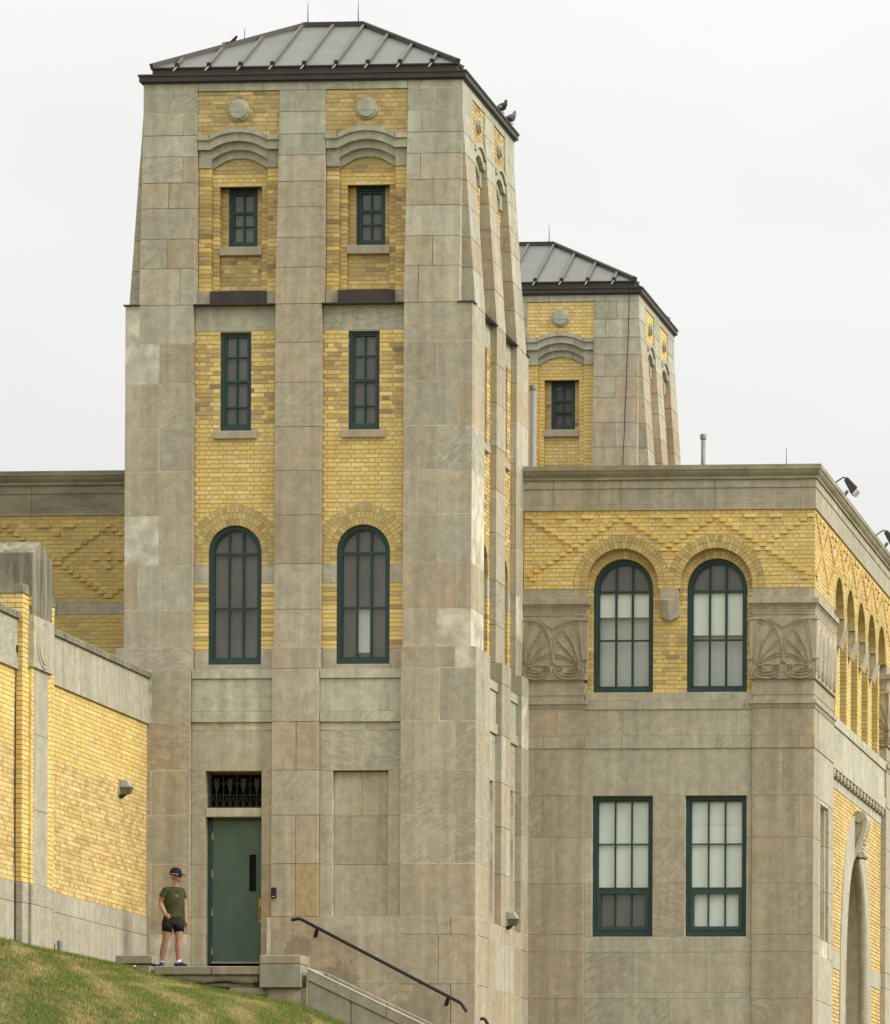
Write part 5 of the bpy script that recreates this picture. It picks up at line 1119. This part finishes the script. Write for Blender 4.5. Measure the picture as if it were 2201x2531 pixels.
# ------------------------------------------------------------------ landing and stair
ST_ = Thing('entrance_stair', 'worn stone landing and stair with block piers below the green door', 'stairs', (0, -1.2, -.9))
def sb(x0, x1, y0, y1, z0, z1, name='stone', bevel=.012, tn=None, mat='limestone'): mb = MB(); mb.box(x0, x1, y0, y1, z0, z1); return ST_.part(name, mb, mat, bevel=bevel, color=tn or stone_tone(.35, .1, random.uniform(.3, .42)))
LZ = -.19
sb(-2.02, -1.0, -2.13, -.13, LZ - .15, LZ, 'landing_slab', tn=(.5, .6, -.1, 1)); sb(-.99, -.125, -2.14, -.13, LZ - .15, LZ, 'landing_slab', tn=(.45, .6, -.15, 1)); sb(-.125, .62, -1.55, -.13, LZ - .15, LZ, 'landing_slab', tn=(.5, .3, .34, 1))
def rough(x0, x1, y0, y1, z0, z1, amp, name, tn, seed):
    rnd = random.Random(seed); mb = MB(); nx = max(3, int((x1 - x0) / .07)); rows = 4
    pts = []
    for j in range(rows + 1):
        for i in range(nx + 1):
            x = x0 + (x1 - x0) * i / nx; z = z0 + (z1 - z0) * j / rows
            e = 1.0 if 0 < i < nx else .5
            pts.append((x, y0 + (.35 * amp * math.sin(x * 9 + seed * 2 + j * .8) + rnd.uniform(-amp, amp) * .16) * e + (amp * 1.8 if j == 0 else (amp * .5 if j == rows else 0)), z + ((rnd.uniform(-amp, amp) * .6 + amp * math.sin(x * 7 + seed)) if j == 0 else 0.0)))
    nb = len(pts); fs = [(j * (nx + 1) + i, j * (nx + 1) + i + 1, (j + 1) * (nx + 1) + i + 1, (j + 1) * (nx + 1) + i) for j in range(rows) for i in range(nx)]
    mb.add(pts, fs); mb.box(x0 + .02, x1 - .02, y0 + amp * 2, y1, z0 + amp, z1 - .002)
    return ST_.part(name, mb, 'limestone', color=tn, smooth=True)
rough(-1.80, -.17, -2.08, -1.0, -.47, LZ - .153, .018, 'broken_slab', (.45, .7, .1, 1), 1)
rough(-1.2, -.28, -1.98, -1.0, -.57, -.475, .03, 'rubble_stone', (.6, .8, .46, 1), 2); rough(-.7, .3, -2.02, -1.0, -.74, -.56, .03, 'rubble_stone', (.5, .9, .5, 1), 3); rough(.3, .70, -2.05, -1.0, -.95, -.57, .03, 'rubble_stone', (.4, 1.0, .62, 1), 4); rough(-1.9, -.9, -1.9, -1.0, -.75, -.45, .03, 'rubble_stone', (.5, .8, .36, 1), 5)
mb = MB(); mb.box(-2.0, .66, -1.93, -.2, -1.5, -.345); ST_.part('footing', mb, 'weathered_stone')
# block piers
sb(-2.705, -2.03, -2.2, -1.55, -.15, .0, 'pier_cap', tn=(.35, .5, -.15, 1)); sb(-2.70, -2.09, -2.17, -1.6, -.6, -.165, 'pier_block', tn=(.3, .5, -.05, 1))
sb(-.115, .62, -2.2, -1.55, -.155, .0, 'pier_cap', tn=(.85, .1, .25, 1)); sb(-.12, .62, -2.2, -1.5, -.572, -.162, 'pier_block', tn=(.1, .6, -.2, 1)); sb(.0, .6, -2.1, -1.6, -1.1, -.575, 'pier_block', tn=(.5, 1.0, .45, 1))
# sloped parapets: upright slabs under a sloping coping, then treads between
SL = -.474
def sloped(x0, x1, y0, y1, zt0, th, name, tn, lip=0.0):
    mb = MB(); z0 = zt0; z1 = zt0 + SL * (x1 - x0)
    mb.hexa([(x0, y0, z0 - th), (x1, y0, z1 - th), (x1, y1, z1 - th), (x0, y1, z0 - th), (x0, y0, z0), (x1, y0, z1), (x1, y1, z1), (x0, y1, z0)]); return ST_.part(name, mb, 'limestone', bevel=.01, color=tn)
X = .73; zt = -.235
def top_at(x): return zt + SL * (x - .73)
cuts = [.73, 2.13, 3.5, 5.0, 6.5]
for i, (a, b) in enumerate(zip(cuts[:-1], cuts[1:])):
    sloped(a + .004, b - .004, -2.16, -1.80, top_at(a), .205, 'coping', (.2 + .5 * (i % 2), .4, -.1, 1)); sloped(a + .004, b - .004, -2.165, -2.10, top_at(a) + .012, .03, 'coping_edge', (.2, .1, .78, 1))
for a, b in zip([.73, 1.5, 2.6, 3.8, 5.2], [1.5, 2.6, 3.8, 5.2, 6.5]): sloped(a + .008, b - .008, -2.14, -1.85, top_at(a) - .215, .95, 'parapet_slab', (.1, .5, -.15, 1))
mb = MB(); mb.hexa([(.70, -2.10, -2.2), (6.5, -2.10, -4.2), (6.5, -1.86, -4.2), (.70, -1.86, -2.2), (.70, -2.10, -.30), (6.5, -2.10, top_at(6.5) - .05), (6.5, -1.86, top_at(6.5) - .05), (.70, -1.86, -.30)]); ST_.part('parapet_core', mb, 'stone_mortar')
for a, b in zip([.66, 1.78, 3.2, 4.6], [1.78, 3.2, 4.6, 6.4]): sloped(a + .004, b - .004, -.42, -.135, -.205 + SL * (a - .66), .22, 'wall_kerb', (.2, .4, -.1, 1))
for k in range(14):
    mb = MB(); x = .66 + k * .34; z = LZ - .12 - .161 * (k + 1); mb.box(x, x + .40, -1.85, -.13, z - .3, z); ST_.part('tread', mb, 'limestone', bevel=.008, color=stone_tone(.4, 0, .34))

# ------------------------------------------------------------------ handrails, lamps, small fittings
HR = Thing('handrail', 'black pipe handrail sloping down the tower wall beside the steps', 'handrail', (1.6, -.26, -.9), 'handrails by the steps')
rl = [(-.011, -.27, .755), (.12, -.27, .775), (.165, -.27, .765), (3.07, -.27, -.735), (3.10, -.27, -.765), (3.186, -.27, -.898)]
mb = MB(); mb.tube(rl, .031, 10); HR.part('rail', mb, 'black_paint', smooth=False)
for x, z in ((.458, .598), (2.85, -.635)):
    mb = MB(); mb.hexa([(x - .10, -.13, z - .16), (x - .03, -.13, z - .14), (x - .03, -.16, z - .14), (x - .10, -.16, z - .16), (x - .03, -.25, z - .0), (x + .035, -.25, z + .0), (x + .035, -.29, z + .0), (x - .03, -.29, z - .0)]); HR.part('bracket', mb, 'black_paint')
H2 = Thing('handrail', 'short black handrail end showing just past the tower corner at the bottom edge', 'handrail', (3.6, -.30, -1.9), 'handrails by the steps')
mb = MB(); mb.tube([(3.44, -.3, -1.035), (3.49, -.3, -1.015), (3.53, -.3, -1.04), (3.66, -.3, -1.26), (5.2, -.3, -2.1)], .03, 10); H2.part('rail', mb, 'black_paint')
mb = MB(); mb.tube([(4.2, -.3, -1.56), (4.2, -.3, -2.2)], .025, 8); H2.part('post', mb, 'black_paint')
mb = MB(); mb.box(-.418, -.325, -.165, -.118, 1.155, 1.345); R_ = single('card_reader', mb, 'black_paint', 'small black card reader fixed to the stone pier beside the door', 'card reader', bevel=.006, base=(-.37, -.12, 1.155))
mb = MB(); mb.box(-.385, -.355, -.168, -.163, 1.175, 1.19); o = bpy.data.objects.new('indicator', to_mesh(mb, 'indicator', (-.37, -.12, 1.155))); C.objects.link(o); o.parent = R_; o.data.materials.append(M('blind_rail'))
def wall_lamp(F, u, v, label):
    T = Thing('wall_lamp', label, 'lamp', tuple(F.p(u, v - .16, 0)), 'boxy wall lamps')
    mb = MB(); mb.fbox(F, u - .085, u + .085, v - .145, v + .135, 0, .03); T.part('back_plate', mb, 'lamp_housing', bevel=.006)
    mb = MB(); mb.hexa([F.p(u - .08, v, .225), F.p(u + .08, v, .225), F.p(u + .08, v, .03), F.p(u - .08, v, .03), F.p(u - .065, v + .125, .15), F.p(u + .065, v + .125, .15), F.p(u + .075, v + .13, .03), F.p(u - .075, v + .13, .03)]); T.part('housing', mb, 'lamp_housing', bevel=.012)
    mb = MB(); mb.fbox(F, u - .09, u + .09, v - .014, v + .002, .03, .24); T.part('rim', mb, 'lamp_housing', bevel=.003)
    mb = MB(); mb.hexa([F.p(u - .055, v - .125, .19), F.p(u + .055, v - .125, .19), F.p(u + .065, v - .15, .03), F.p(u - .065, v - .15, .03), F.p(u - .085, v - .014, .23), F.p(u + .085, v - .014, .23), F.p(u + .08, v - .014, .03), F.p(u - .08, v - .014, .03)]); T.part('lens', mb, 'lamp_lens', bevel=.012)
    mb = MB(); mb.hexa([F.p(u - .03, v - .2, .05), F.p(u + .03, v - .2, .05), F.p(u + .03, v - .2, .005), F.p(u - .03, v - .2, .005), F.p(u - .06, v - .13, .12), F.p(u + .06, v - .13, .12), F.p(u + .06, v - .13, .005), F.p(u - .06, v - .13, .005)]); T.part('drip_foot', mb, 'copper_cable')
wall_lamp(LF, -1.93, 2.99, 'grey box lamp on the yellow brick wall above the man')
wall_lamp(Fr((HX + BASE, 0, 0), (0, 1, 0), (1, 0, 0)), 2.82, .99, 'grey box lamp low on the stone flank of the tower')
def flood(y, label):
    x, z = 8.66, 9.38
    T = Thing('floodlight', label, 'floodlight', (x, y, z), 'floodlights on the wing parapet')
    mb = MB(); mb.tube([(x, y, z), (x, y, z + .45), (x + .10, y, z + .62)], .035, 8); T.part('bracket', mb, 'grey_pvc')
    a = Vector((x + .05, y, z + .84)); t = Vector((.62, 0, -.78)); s_ = Vector((0, 1, 0)); n_ = Vector((.78, 0, .62))
    def q(l, w, h): return a + t * l * .74 + s_ * w * .74 + n_ * h * .74
    mb = MB(); mb.hexa([q(0, -.16, -.03), q(0, .16, -.03), q(.46, .2, -.12), q(.46, -.2, -.12), q(.0, -.16, .10), q(0, .16, .10), q(.40, .2, .14), q(.40, -.2, .14)]); T.part('head', mb, 'brown_metal', bevel=.02)
    mb = MB(); mb.hexa([q(.44, -.18, -.11), q(.44, .18, -.11), q(.54, .18, -.07), q(.54, -.18, -.07), q(.40, -.18, .12), q(.40, .18, .12), q(.50, .18, .12), q(.50, -.18, .12)]); T.part('lens', mb, 'clear_lens', bevel=.015)
    mb = MB(); mb.tube([tuple(q(.02, 0, .08)), tuple(q(-.08, 0, .0)), (x - .12, y, z + .80), (x - .26, y, z + .52), (x - .3, y, z)], .014, 6); T.part('cable', mb, 'black_paint')
flood(9.9, 'dark floodlight on the wing parapet, nearer the building corner'); flood(16.9, 'dark floodlight farther along the wing parapet, cut by the picture edge')
T = Thing('vent_pipe', 'slim grey vent pipe with a flanged cap on the wing roof', 'pipe', (6.38, 6.5, 9.38)); mb = MB(); mb.lathe((6.38, 6.5, 9.38), (0, 0, 1), [(.045, 0), (.045, 1.12)], 14); T.part('pipe', mb, 'grey_pvc', smooth=True); mb = MB(); mb.lathe((6.38, 6.5, 10.5), (0, 0, 1), [(.05, -.04), (.062, -.02), (.062, .04), (.055, .07)], 14); T.part('cap', mb, 'grey_pvc')
T = Thing('vent_pipe', 'thicker grey vent pipe standing in the gap between the two towers', 'pipe', (3.06, 6.5, 9.38)); mb = MB(); mb.lathe((3.06, 6.5, 9.38), (0, 0, 1), [(.085, 0), (.085, .12), (.06, .14), (.06, 2.12)], 14); T.part('pipe', mb, 'grey_pvc', smooth=True); mb = MB(); mb.lathe((3.06, 6.5, 11.48), (0, 0, 1), [(.07, -.03), (.075, .0), (.075, .06)], 14); T.part('cap', mb, 'grey_pvc')
mb = MB(); mb.tube([(8.06, 6, 9.38), (8.06, 6, 9.7), (8.06, 6, 10.2)], [.016, .01, .005], 6); single('lightning_rod', mb, 'copper_cable', 'thin lightning rod on the wing roof near its corner', 'lightning rod', base=(8.06, 6, 9.38))
mb = MB(); mb.tube([(-2.06, 4.2, 16.7), (-2.06, 4.2, 17.4), (-2.06, 4.2, 17.94)], [.02, .012, .005], 6); T1.part('lightning_rod', mb, 'copper_cable')
T = Thing('wind_sensor', 'small dark wind vane instrument on the hip of the nearer tower roof', 'weather vane', (-2.5, 4.6, 16.42))
mb = MB(); mb.tube([(-2.5, 4.6, 16.42), (-2.5, 4.6, 17.62)], .018, 8); T.part('mast', mb, 'copper_cable')
mb = MB(); mb.lathe((-2.5, 4.6, 17.62), (0, 0, 1), [(.03, 0), (.045, .05), (.03, .09), (.045, .12)], 10); mb.tube([(-2.5, 4.6, 17.66), (-2.28, 4.6, 17.64)], .014, 6); mb.lathe((-2.62, 4.6, 17.56), (0, 0, 1), [(.01, -.03), (.03, 0), (.01, .03)], 8); T.part('sensor_body', mb, 'black_paint')
mb = MB(); mb.prism(Fr((0, 4.6, 0), (1, 0, 0), (0, -1, 0)), [(-2.60, 17.755), (-2.48, 17.77), (-2.40, 17.79), (-2.34, 17.80), (-2.29, 17.90), (-2.325, 17.905), (-2.44, 17.80), (-2.60, 17.772)], -.008, .008); T.part('vane', mb, 'black_paint')
cp = [(2.80, 19.80, 16.36), (2.74, 19.58, 16.28), (2.71, 19.62, 16.12), (2.70, 19.69, 15.9), (2.69, 19.69, 15.4)] + [(2.69 - .012 * k + .006 * (k % 2), 19.47 - dbat(15.4 - .5 * k) - .025, 15.4 - .5 * k) for k in range(1, 8)] + [(2.6, 19.44, 11.0), (2.6, 19.44, 9.4)]
mb = MB(); mb.tube(cp, .010, 6); T2.part('lightning_cable', mb, 'copper_cable')
mb = MB(); mb.lathe((-2.60, -6.0, -.35), (0, 0, 1), [(.045, 0), (.045, .27), (.05, .28), (.05, .35), (.03, .36)], 12); single('pipe_stub', mb, 'grey_pvc', 'short grey pipe stub standing in the grass at the foot of the brick wall', 'pipe', base=(-2.60, -6.0, -.35))
plain('petal_yellow', (.75, .55, .02), .6, .2); plain('stalk_green', (.07, .10, .03), .7, .2)
def dandelion(x, y, label):
    z = lawn_z(x, y); T = Thing('dandelion', label, 'flower', (x, y, z), 'dandelions in the lawn')
    mb = MB(); mb.tube([(x, y, z - .02), (x + .01, y, z + .08)], .004, 5); T.part('stalk', mb, 'stalk_green'); mb = MB(); mb.lathe((x + .01, y, z + .085), (0, -.5, 1), [(.008, -.008), (.028, .004), (.022, .014), (.006, .016)], 12); T.part('flower_head', mb, 'petal_yellow')
dandelion(-2.25, -2.62, 'yellow dandelion in the grass below the block pier by the steps'); dandelion(-2.58, -6.9, 'yellow dandelion at the wall foot left of the pipe stub')

# ------------------------------------------------------------------ pigeons
plain('pigeon_grey', (.20, .205, .215), .7, .25, 0, .25, 40); plain('pigeon_dark', (.055, .058, .07), .6, .3, 0, .25, 40); plain('pigeon_leg', (.40, .14, .12), .6, .3)
def remeshed(name, mb, voxel, iters, mat, base, rotz=0.0):
    me = to_mesh(mb, name, base, 0, False, True); o = bpy.data.objects.new(name, me); C.objects.link(o); o.location = base
    m = o.modifiers.new('r', 'REMESH'); m.mode = 'VOXEL'; m.voxel_size = voxel; m.use_smooth_shade = True
    m2 = o.modifiers.new('s', 'SMOOTH'); m2.iterations = iters; m2.factor = .5
    dg = bpy.context.evaluated_depsgraph_get(); dg.update(); nm = bpy.data.meshes.new_from_object(o.evaluated_get(dg)); nm.name = name
    o.modifiers.clear(); o.data = nm; nm.materials.clear(); nm.materials.append(M(mat))
    for p in nm.polygons: p.use_smooth = True
    return o
def ball(mb, c, r, sc=(1, 1, 1), seg=12):
    V = []; fs = []; n = seg; m = seg // 2
    for j in range(1, m):
        a = math.pi * j / m
        for i in range(n): w = 2 * math.pi * i / n; V.append((c[0] + r * sc[0] * math.sin(a) * math.cos(w), c[1] + r * sc[1] * math.sin(a) * math.sin(w), c[2] + r * sc[2] * math.cos(a)))
    V += [(c[0], c[1], c[2] + r * sc[2]), (c[0], c[1], c[2] - r * sc[2])]; t = len(V)
    for j in range(m - 2):
        for i in range(n): fs.append((j * n + i, j * n + (i + 1) % n, (j + 1) * n + (i + 1) % n, (j + 1) * n + i))
    for i in range(n): fs += [(t - 2, (i + 1) % n, i), (t - 1, (m - 2) * n + i, (m - 2) * n + (i + 1) % n)]
    mb.add(V, fs)
def pigeon(y, label, mat):
    bx, bz = 3.0, 16.095; b = (bx, y, bz); f = Vector((.92, -.38, 0))              # facing out from the roof
    def q(l, h, w=0.0): return (bx + f.x * l - f.y * w, y + f.y * l + f.x * w, bz + h)
    mb = MB(); mb.tube([q(-.17, .075), q(-.10, .095), q(-.04, .115), (q(.03, .135)), q(.075, .165), q(.088, .20), q(.085, .215)], [.018, .045, .064, .068, .05, .034, .02], 14); ball(mb, q(.092, .222), .031); mb.tube([q(.115, .22), q(.142, .212)], [.010, .003], 6)
    o = remeshed('pigeon', mb, .007, 4, mat, b); tag(o, label, 'bird', 'pigeons on the tower gutter')
    for s_ in (-1, 1):
        m = MB(); m.tube([q(.04, .11, s_ * .062), q(-.02, .105, s_ * .070), q(-.09, .08, s_ * .058), q(-.16, .06, s_ * .022)], [.028, .04, .03, .006], 8); w = bpy.data.objects.new('wing', to_mesh(m, 'wing', b, 0, True)); C.objects.link(w); w.parent = o; w.data.materials.append(M('pigeon_dark' if mat == 'pigeon_grey' else 'pigeon_grey'))
        m = MB(); m.tube([q(.015, .075, s_ * .025), q(.02, .02, s_ * .025), q(.02, .0, s_ * .025)], .006, 6); m.tube([q(-.01, .004, s_ * .025), q(.06, .004, s_ * .025)], .005, 6); w = bpy.data.objects.new('leg', to_mesh(m, 'leg', b)); C.objects.link(w); w.parent = o; w.data.materials.append(M('pigeon_leg'))
pigeon(3.55, 'darker pigeon on the gutter, farther up the slope of the eave', 'pigeon_dark'); pigeon(4.42, 'paler grey pigeon nearest the end of the tower gutter', 'pigeon_grey')

# ------------------------------------------------------------------ the man on the landing
PX, PY, PZ = -1.785, -1.62, LZ
s = NT('skin'); tcn = s.n('ShaderNodeTexCoord'); p = tcn.outputs['Object']; n1 = s.noise(p, 14, 4, .6)
col = s.mix(s.rng(n1, .3, .7, 0, 1), (.30, .160, .102), (.40, .235, .160))
dist = s.n('ShaderNodeVectorMath', operation='DISTANCE'); s.set(dist.inputs[0], p); dist.inputs[1].default_value = (-.235, -.14, 1.225)
tm = s.math('MULTIPLY', s.rng(dist.outputs['Value'], .03, .065, 1, 0, True), s.rng(s.noise(p, 45, 3, .6), .45, .55, 0, .75))
s.finish(s.mix(tm, col, (.06, .055, .055)), .55, .35)
plain('olive_shirt', (.058, .062, .028), .9, .1, 0, .25, 9, 1.0); plain('charcoal_shorts', (.030, .027, .022), .9, .1, 0, .12, 25, .2); plain('black_liner', (.007, .007, .008), .8, .2); plain('navy_cap', (.008, .010, .018), .8, .2)
plain('navy_shoe', (.018, .033, .095), .7, .2, 0, .2, 30); plain('white_sock', (.62, .62, .6), .9, .1); plain('white_print', (.6, .6, .56), .8, .1); plain('dark_lens', (.008, .008, .009), .15, .6)
fwd = Vector((.52, -.855, 0)); rgt = Vector((-.855, -.52, 0))                        # chest direction, his right side
def bp(x, z, y=0.0): return (PX + x, PY + y, PZ + z)
def rings(mb, rows, seg=18):                                                          # rows: (x, y, z, half width, half depth)
    V = []
    for x, y, z, a, b in rows:
        for k in range(seg):
            w = 2 * math.pi * k / seg; o_ = rgt * (a * math.cos(w)) + fwd * (b * math.sin(w)); V.append((PX + x + o_.x, PY + y + o_.y, PZ + z))
    n = len(rows); mb.add(V, [(j * seg + k, j * seg + (k + 1) % seg, (j + 1) * seg + (k + 1) % seg, (j + 1) * seg + k) for j in range(n - 1) for k in range(seg)] + [tuple(range(seg - 1, -1, -1)), tuple((n - 1) * seg + k for k in range(seg))])
torso = [(-.03, 0, .80, .15, .105), (-.03, 0, .88, .165, .12), (-.025, 0, .97, .158, .118), (-.02, -.005, 1.06, .155, .115), (-.024, -.005, 1.16, .166, .125), (-.026, 0, 1.27, .170, .124), (-.026, 0, 1.35, .156, .108), (-.018, 0, 1.405, .11, .085), (-.015, 0, 1.44, .085, .065)]
AR = [bp(-.140, 1.372, -.08), bp(-.192, 1.27, -.11), bp(-.228, 1.14, -.11), bp(-.175, 1.03, -.17), bp(-.10, .925, -.23)]; ARr = [.056, .055, .044, .045, .029]
AL = [bp(.088, 1.372, .08), bp(.122, 1.26, .11), bp(.142, 1.11, .13), bp(.155, .97, .11), bp(.170, .845, .08)]; ALr = [.055, .05, .041, .04, .028]
LR = [bp(-.11, .82, -.05), bp(-.135, .64, -.06), bp(-.158, .48, -.06), bp(-.20, .33, -.03), bp(-.243, .10, .0)]; LRr = [.094, .080, .054, .061, .036]
LLg = [bp(.045, .82, .05), bp(.06, .64, .03), bp(.066, .48, .0), bp(.06, .33, .01), bp(.062, .10, .02)]; LLr = [.094, .082, .055, .063, .036]
body = MB(); rings(body, torso); body.tube([bp(-.005, 1.40, .0), bp(.005, 1.48, -.005), bp(.015, 1.55, -.01)], [.062, .056, .055], 14)
for a, r in ((AR, ARr), (AL, ALr), (LR, LRr), (LLg, LLr)): body.tube(smooth_pl([tuple(q) for q in a], 3), [r[0] + (0) for _ in range(0)] or [np.interp(i / 3.0, range(len(r)), r) for i in range(3 * (len(a) - 1) + 1)], 14)
ball(body, bp(.012, 1.645, -.01), .092, (1.08, .86, 1.12), 16); ball(body, bp(.055, 1.575, -.02), .055, (1.05, .95, .95), 12); ball(body, bp(.085, 1.545, -.022), .024)
body.tube([bp(.105, 1.645, -.03), bp(.122, 1.60, -.034), bp(.108, 1.592, -.032)], [.008, .014, .009], 8); body.tube([bp(.098, 1.563, -.03), bp(.102, 1.560, -.028)], .017, 8)
for sy in (-.088, .07): ball(body, bp(-.012, 1.618, sy), .025, (.8, .4, 1.25), 10)
def hand(o, d, side, curl):
    o, d, side = Vector(o), Vector(d).normalized(), Vector(side).normalized(); up = d.cross(side)
    body.tube([o - d * .03, o + d * .02, o + d * .06, o + d * .085], [.028, .034, .036, .03], 10)
    for k, ln in enumerate((.055, .066, .062, .05)):
        b = o + d * .078 + side * (.027 - .018 * k); b1 = b + d * ln * .5 + up * curl * .25; b2 = b1 + d * ln * .18 + up * curl * .8; b3 = b2 - d * ln * .25 + up * curl * .45; body.tube([b - d * .02, b, b1, b2, b3], [.0095, .0095, .0092, .0085, .0075], 8)
    b = o + d * .02 + side * .03; body.tube([b - side * .012, b + side * .012 + d * .02, b + side * .012 + d * .045 + up * curl * .5, b + d * .065 + up * curl * .8], [.012, .0115, .0105, .009], 8)
hand(AR[-1], (.62, -.35, -.45), (.3, .2, .6), .028); hand(AL[-1], (.22, -.1, -.9), (.8, -.5, .1), .03)
P_ = remeshed('person', body, .0062, 5, 'skin', (PX, PY, PZ)); tag(P_, 'person in dark cap, olive t-shirt and dark shorts standing on the landing', 'person')
def cloth(name, mb, mat, voxel=.010, it=3, raw=False, smooth=True):
    if raw: o = bpy.data.objects.new(name, to_mesh(mb, name, (PX, PY, PZ), 0, smooth)); C.objects.link(o); o.data.materials.append(M(mat))
    else: o = remeshed(name, mb, voxel, it, mat, (PX, PY, PZ)); o.location = (0, 0, 0)
    o.parent = P_; return o
sh = MB(); rings(sh, [(-.03, 0, .885, .183, .138)] + [(x, y, z, a + .014, b + .014) for x, y, z, a, b in torso[2:8]] + [(-.012, 0, 1.437, .088, .070)])
for a, r in ((AR, ARr), (AL, ALr)):
    q = [Vector(v) for v in a[:2]]; e = q[1] + (Vector(a[2]) - q[1]) * .12; nk = Vector(bp(-.015, 1.425)); sh.tube([q[0] + (nk - q[0]) * .62, q[0] + (nk - q[0]) * .25, q[0], q[0] + (q[1] - q[0]) * .5, q[1], e], [.040, .056, r[0] + .013, r[0] + .013, r[1] + .015, r[1] + .016], 14)
cloth('t_shirt', sh, 'olive_shirt', .0095, 4)
so = MB(); rings(so, [(-.03, 0, .76, .165, .125), (-.03, 0, .82, .172, .13), (-.03, 0, .90, .172, .132), (-.028, 0, .94, .166, .126)])
for a, r, z in ((LR, LRr, 0), (LLg, LLr, 0)):
    q0_, q1_ = Vector(a[0]), Vector(a[1]); e = q0_ + (q1_ - q0_) * .62; so.tube([q0_ + Vector((0, 0, .06)), q0_, e], [.09, r[0] + .014, r[1] + .024], 16)
cloth('shorts', so, 'charcoal_shorts', .0095, 3)
li = MB()
for a, r in ((LR, LRr), (LLg, LLr)):
    q0_, q1_ = Vector(a[0]), Vector(a[1]); li.tube([q0_ + (q1_ - q0_) * .3, q0_ + (q1_ - q0_) * 1.0], [r[0] + .006, r[1] + .010], 16)
cloth('short_liner', li, 'black_liner', raw=True)
cp_ = MB(); hd = Vector(bp(.008, 1.66, -.01)); cp_.lathe(hd, (.06, 0, 1), [(.108, -.012), (.109, .02), (.102, .06), (.08, .095), (.045, .115), (.01, .122)], 22)
br = [];
for k in range(9):
    w = -1.15 + 2.3 * k / 8; br.append((math.cos(w), math.sin(w)))
V = [hd + Vector((.085 * c_, .088 * s_, .004)) for c_, s_ in br] + [hd + Vector((.06 + .125 * c_, .085 * s_ - .01, -.012 - .02 * c_)) for c_, s_ in br]
V2 = [v + Vector((0, 0, .010)) for v in V]; n = 9; cp_.add(V + V2, [(i, i + 1, n + i + 1, n + i) for i in range(8)] + [(18 + i, 18 + n + i, 18 + n + i + 1, 18 + i + 1) for i in range(8)] + [(n + i, n + i + 1, 27 + i + 1, 27 + i) for i in range(8)])
cap_o = cloth('cap', cp_, 'navy_cap', raw=True)
tr_ = MB(); tr_.tube([hd + Vector((.104 * math.cos(w), .108 * math.sin(w), .002 - .02 * max(0, math.cos(w)))) for w in [-2.2 + 2.4 * k / 10 for k in range(11)]], .0045, 6); cloth('cap_trim', tr_, 'white_print', raw=True)
gl_ = MB(); gl_.tube([bp(-.01, 1.635, -.104), bp(.05, 1.637, -.102), bp(.082, 1.628, -.092)], [.006, .010, .018], 6); ball(gl_, bp(.094, 1.622, -.066), .030, (.55, 1.0, .72), 10); ball(gl_, bp(.102, 1.622, .015), .024, (.55, 1.0, .72), 10); gl_.tube([bp(.104, 1.63, -.045), bp(.108, 1.63, .0)], .004, 6); cloth('sunglasses', gl_, 'dark_lens', raw=True)
for a, fx, fy, nm in ((LR[-1], (.25, -.97), 0, 'r'), (LLg[-1], (.96, -.28), 0, 'l')):
    a = Vector(a); f_ = Vector((fx[0], fx[1], 0)).normalized()
    m = MB(); m.tube([(a.x, a.y, PZ + .17), (a.x, a.y, PZ + .12), (a.x, a.y, PZ + .07)], [.042, .045, .045], 12); cloth('sock', m, 'white_sock', raw=True)
    m = MB(); q = lambda l, h: (a.x + f_.x * l, a.y + f_.y * l, PZ + h); m.tube([q(-.075, .035), q(-.05, .055), q(.0, .065), q(.07, .052), q(.14, .036), q(.19, .024)], [.026, .042, .048, .046, .04, .018], 12); cloth('shoe', m, 'navy_shoe', .007, 3)
    m = MB(); m.tube([q(-.08, .012), q(0, .012), q(.12, .012), q(.195, .014)], [.03, .04, .042, .02], 10); 
    for i, v in enumerate(m.v): m.v[i] = (v[0], v[1], PZ + min(max(v[2] - PZ, 0.001), .022))
    cloth('shoe_sole', m, 'white_sock', raw=True)
ch = Vector(bp(-.02, 1.265)) + fwd * .140 + rgt * -.02
lm = MB()
for pl in (((-.035, .012), (-.02, -.01), (-.012, .012), (.0, -.012), (.012, .02)), ((-.03, .022), (-.022, .018)), ((.016, -.012), (.032, -.016))):
    lm.tube([ch - rgt * u + Vector((0, 0, v)) for u, v in pl], .0032, 5)
cloth('shirt_print', lm, 'white_print', raw=True)
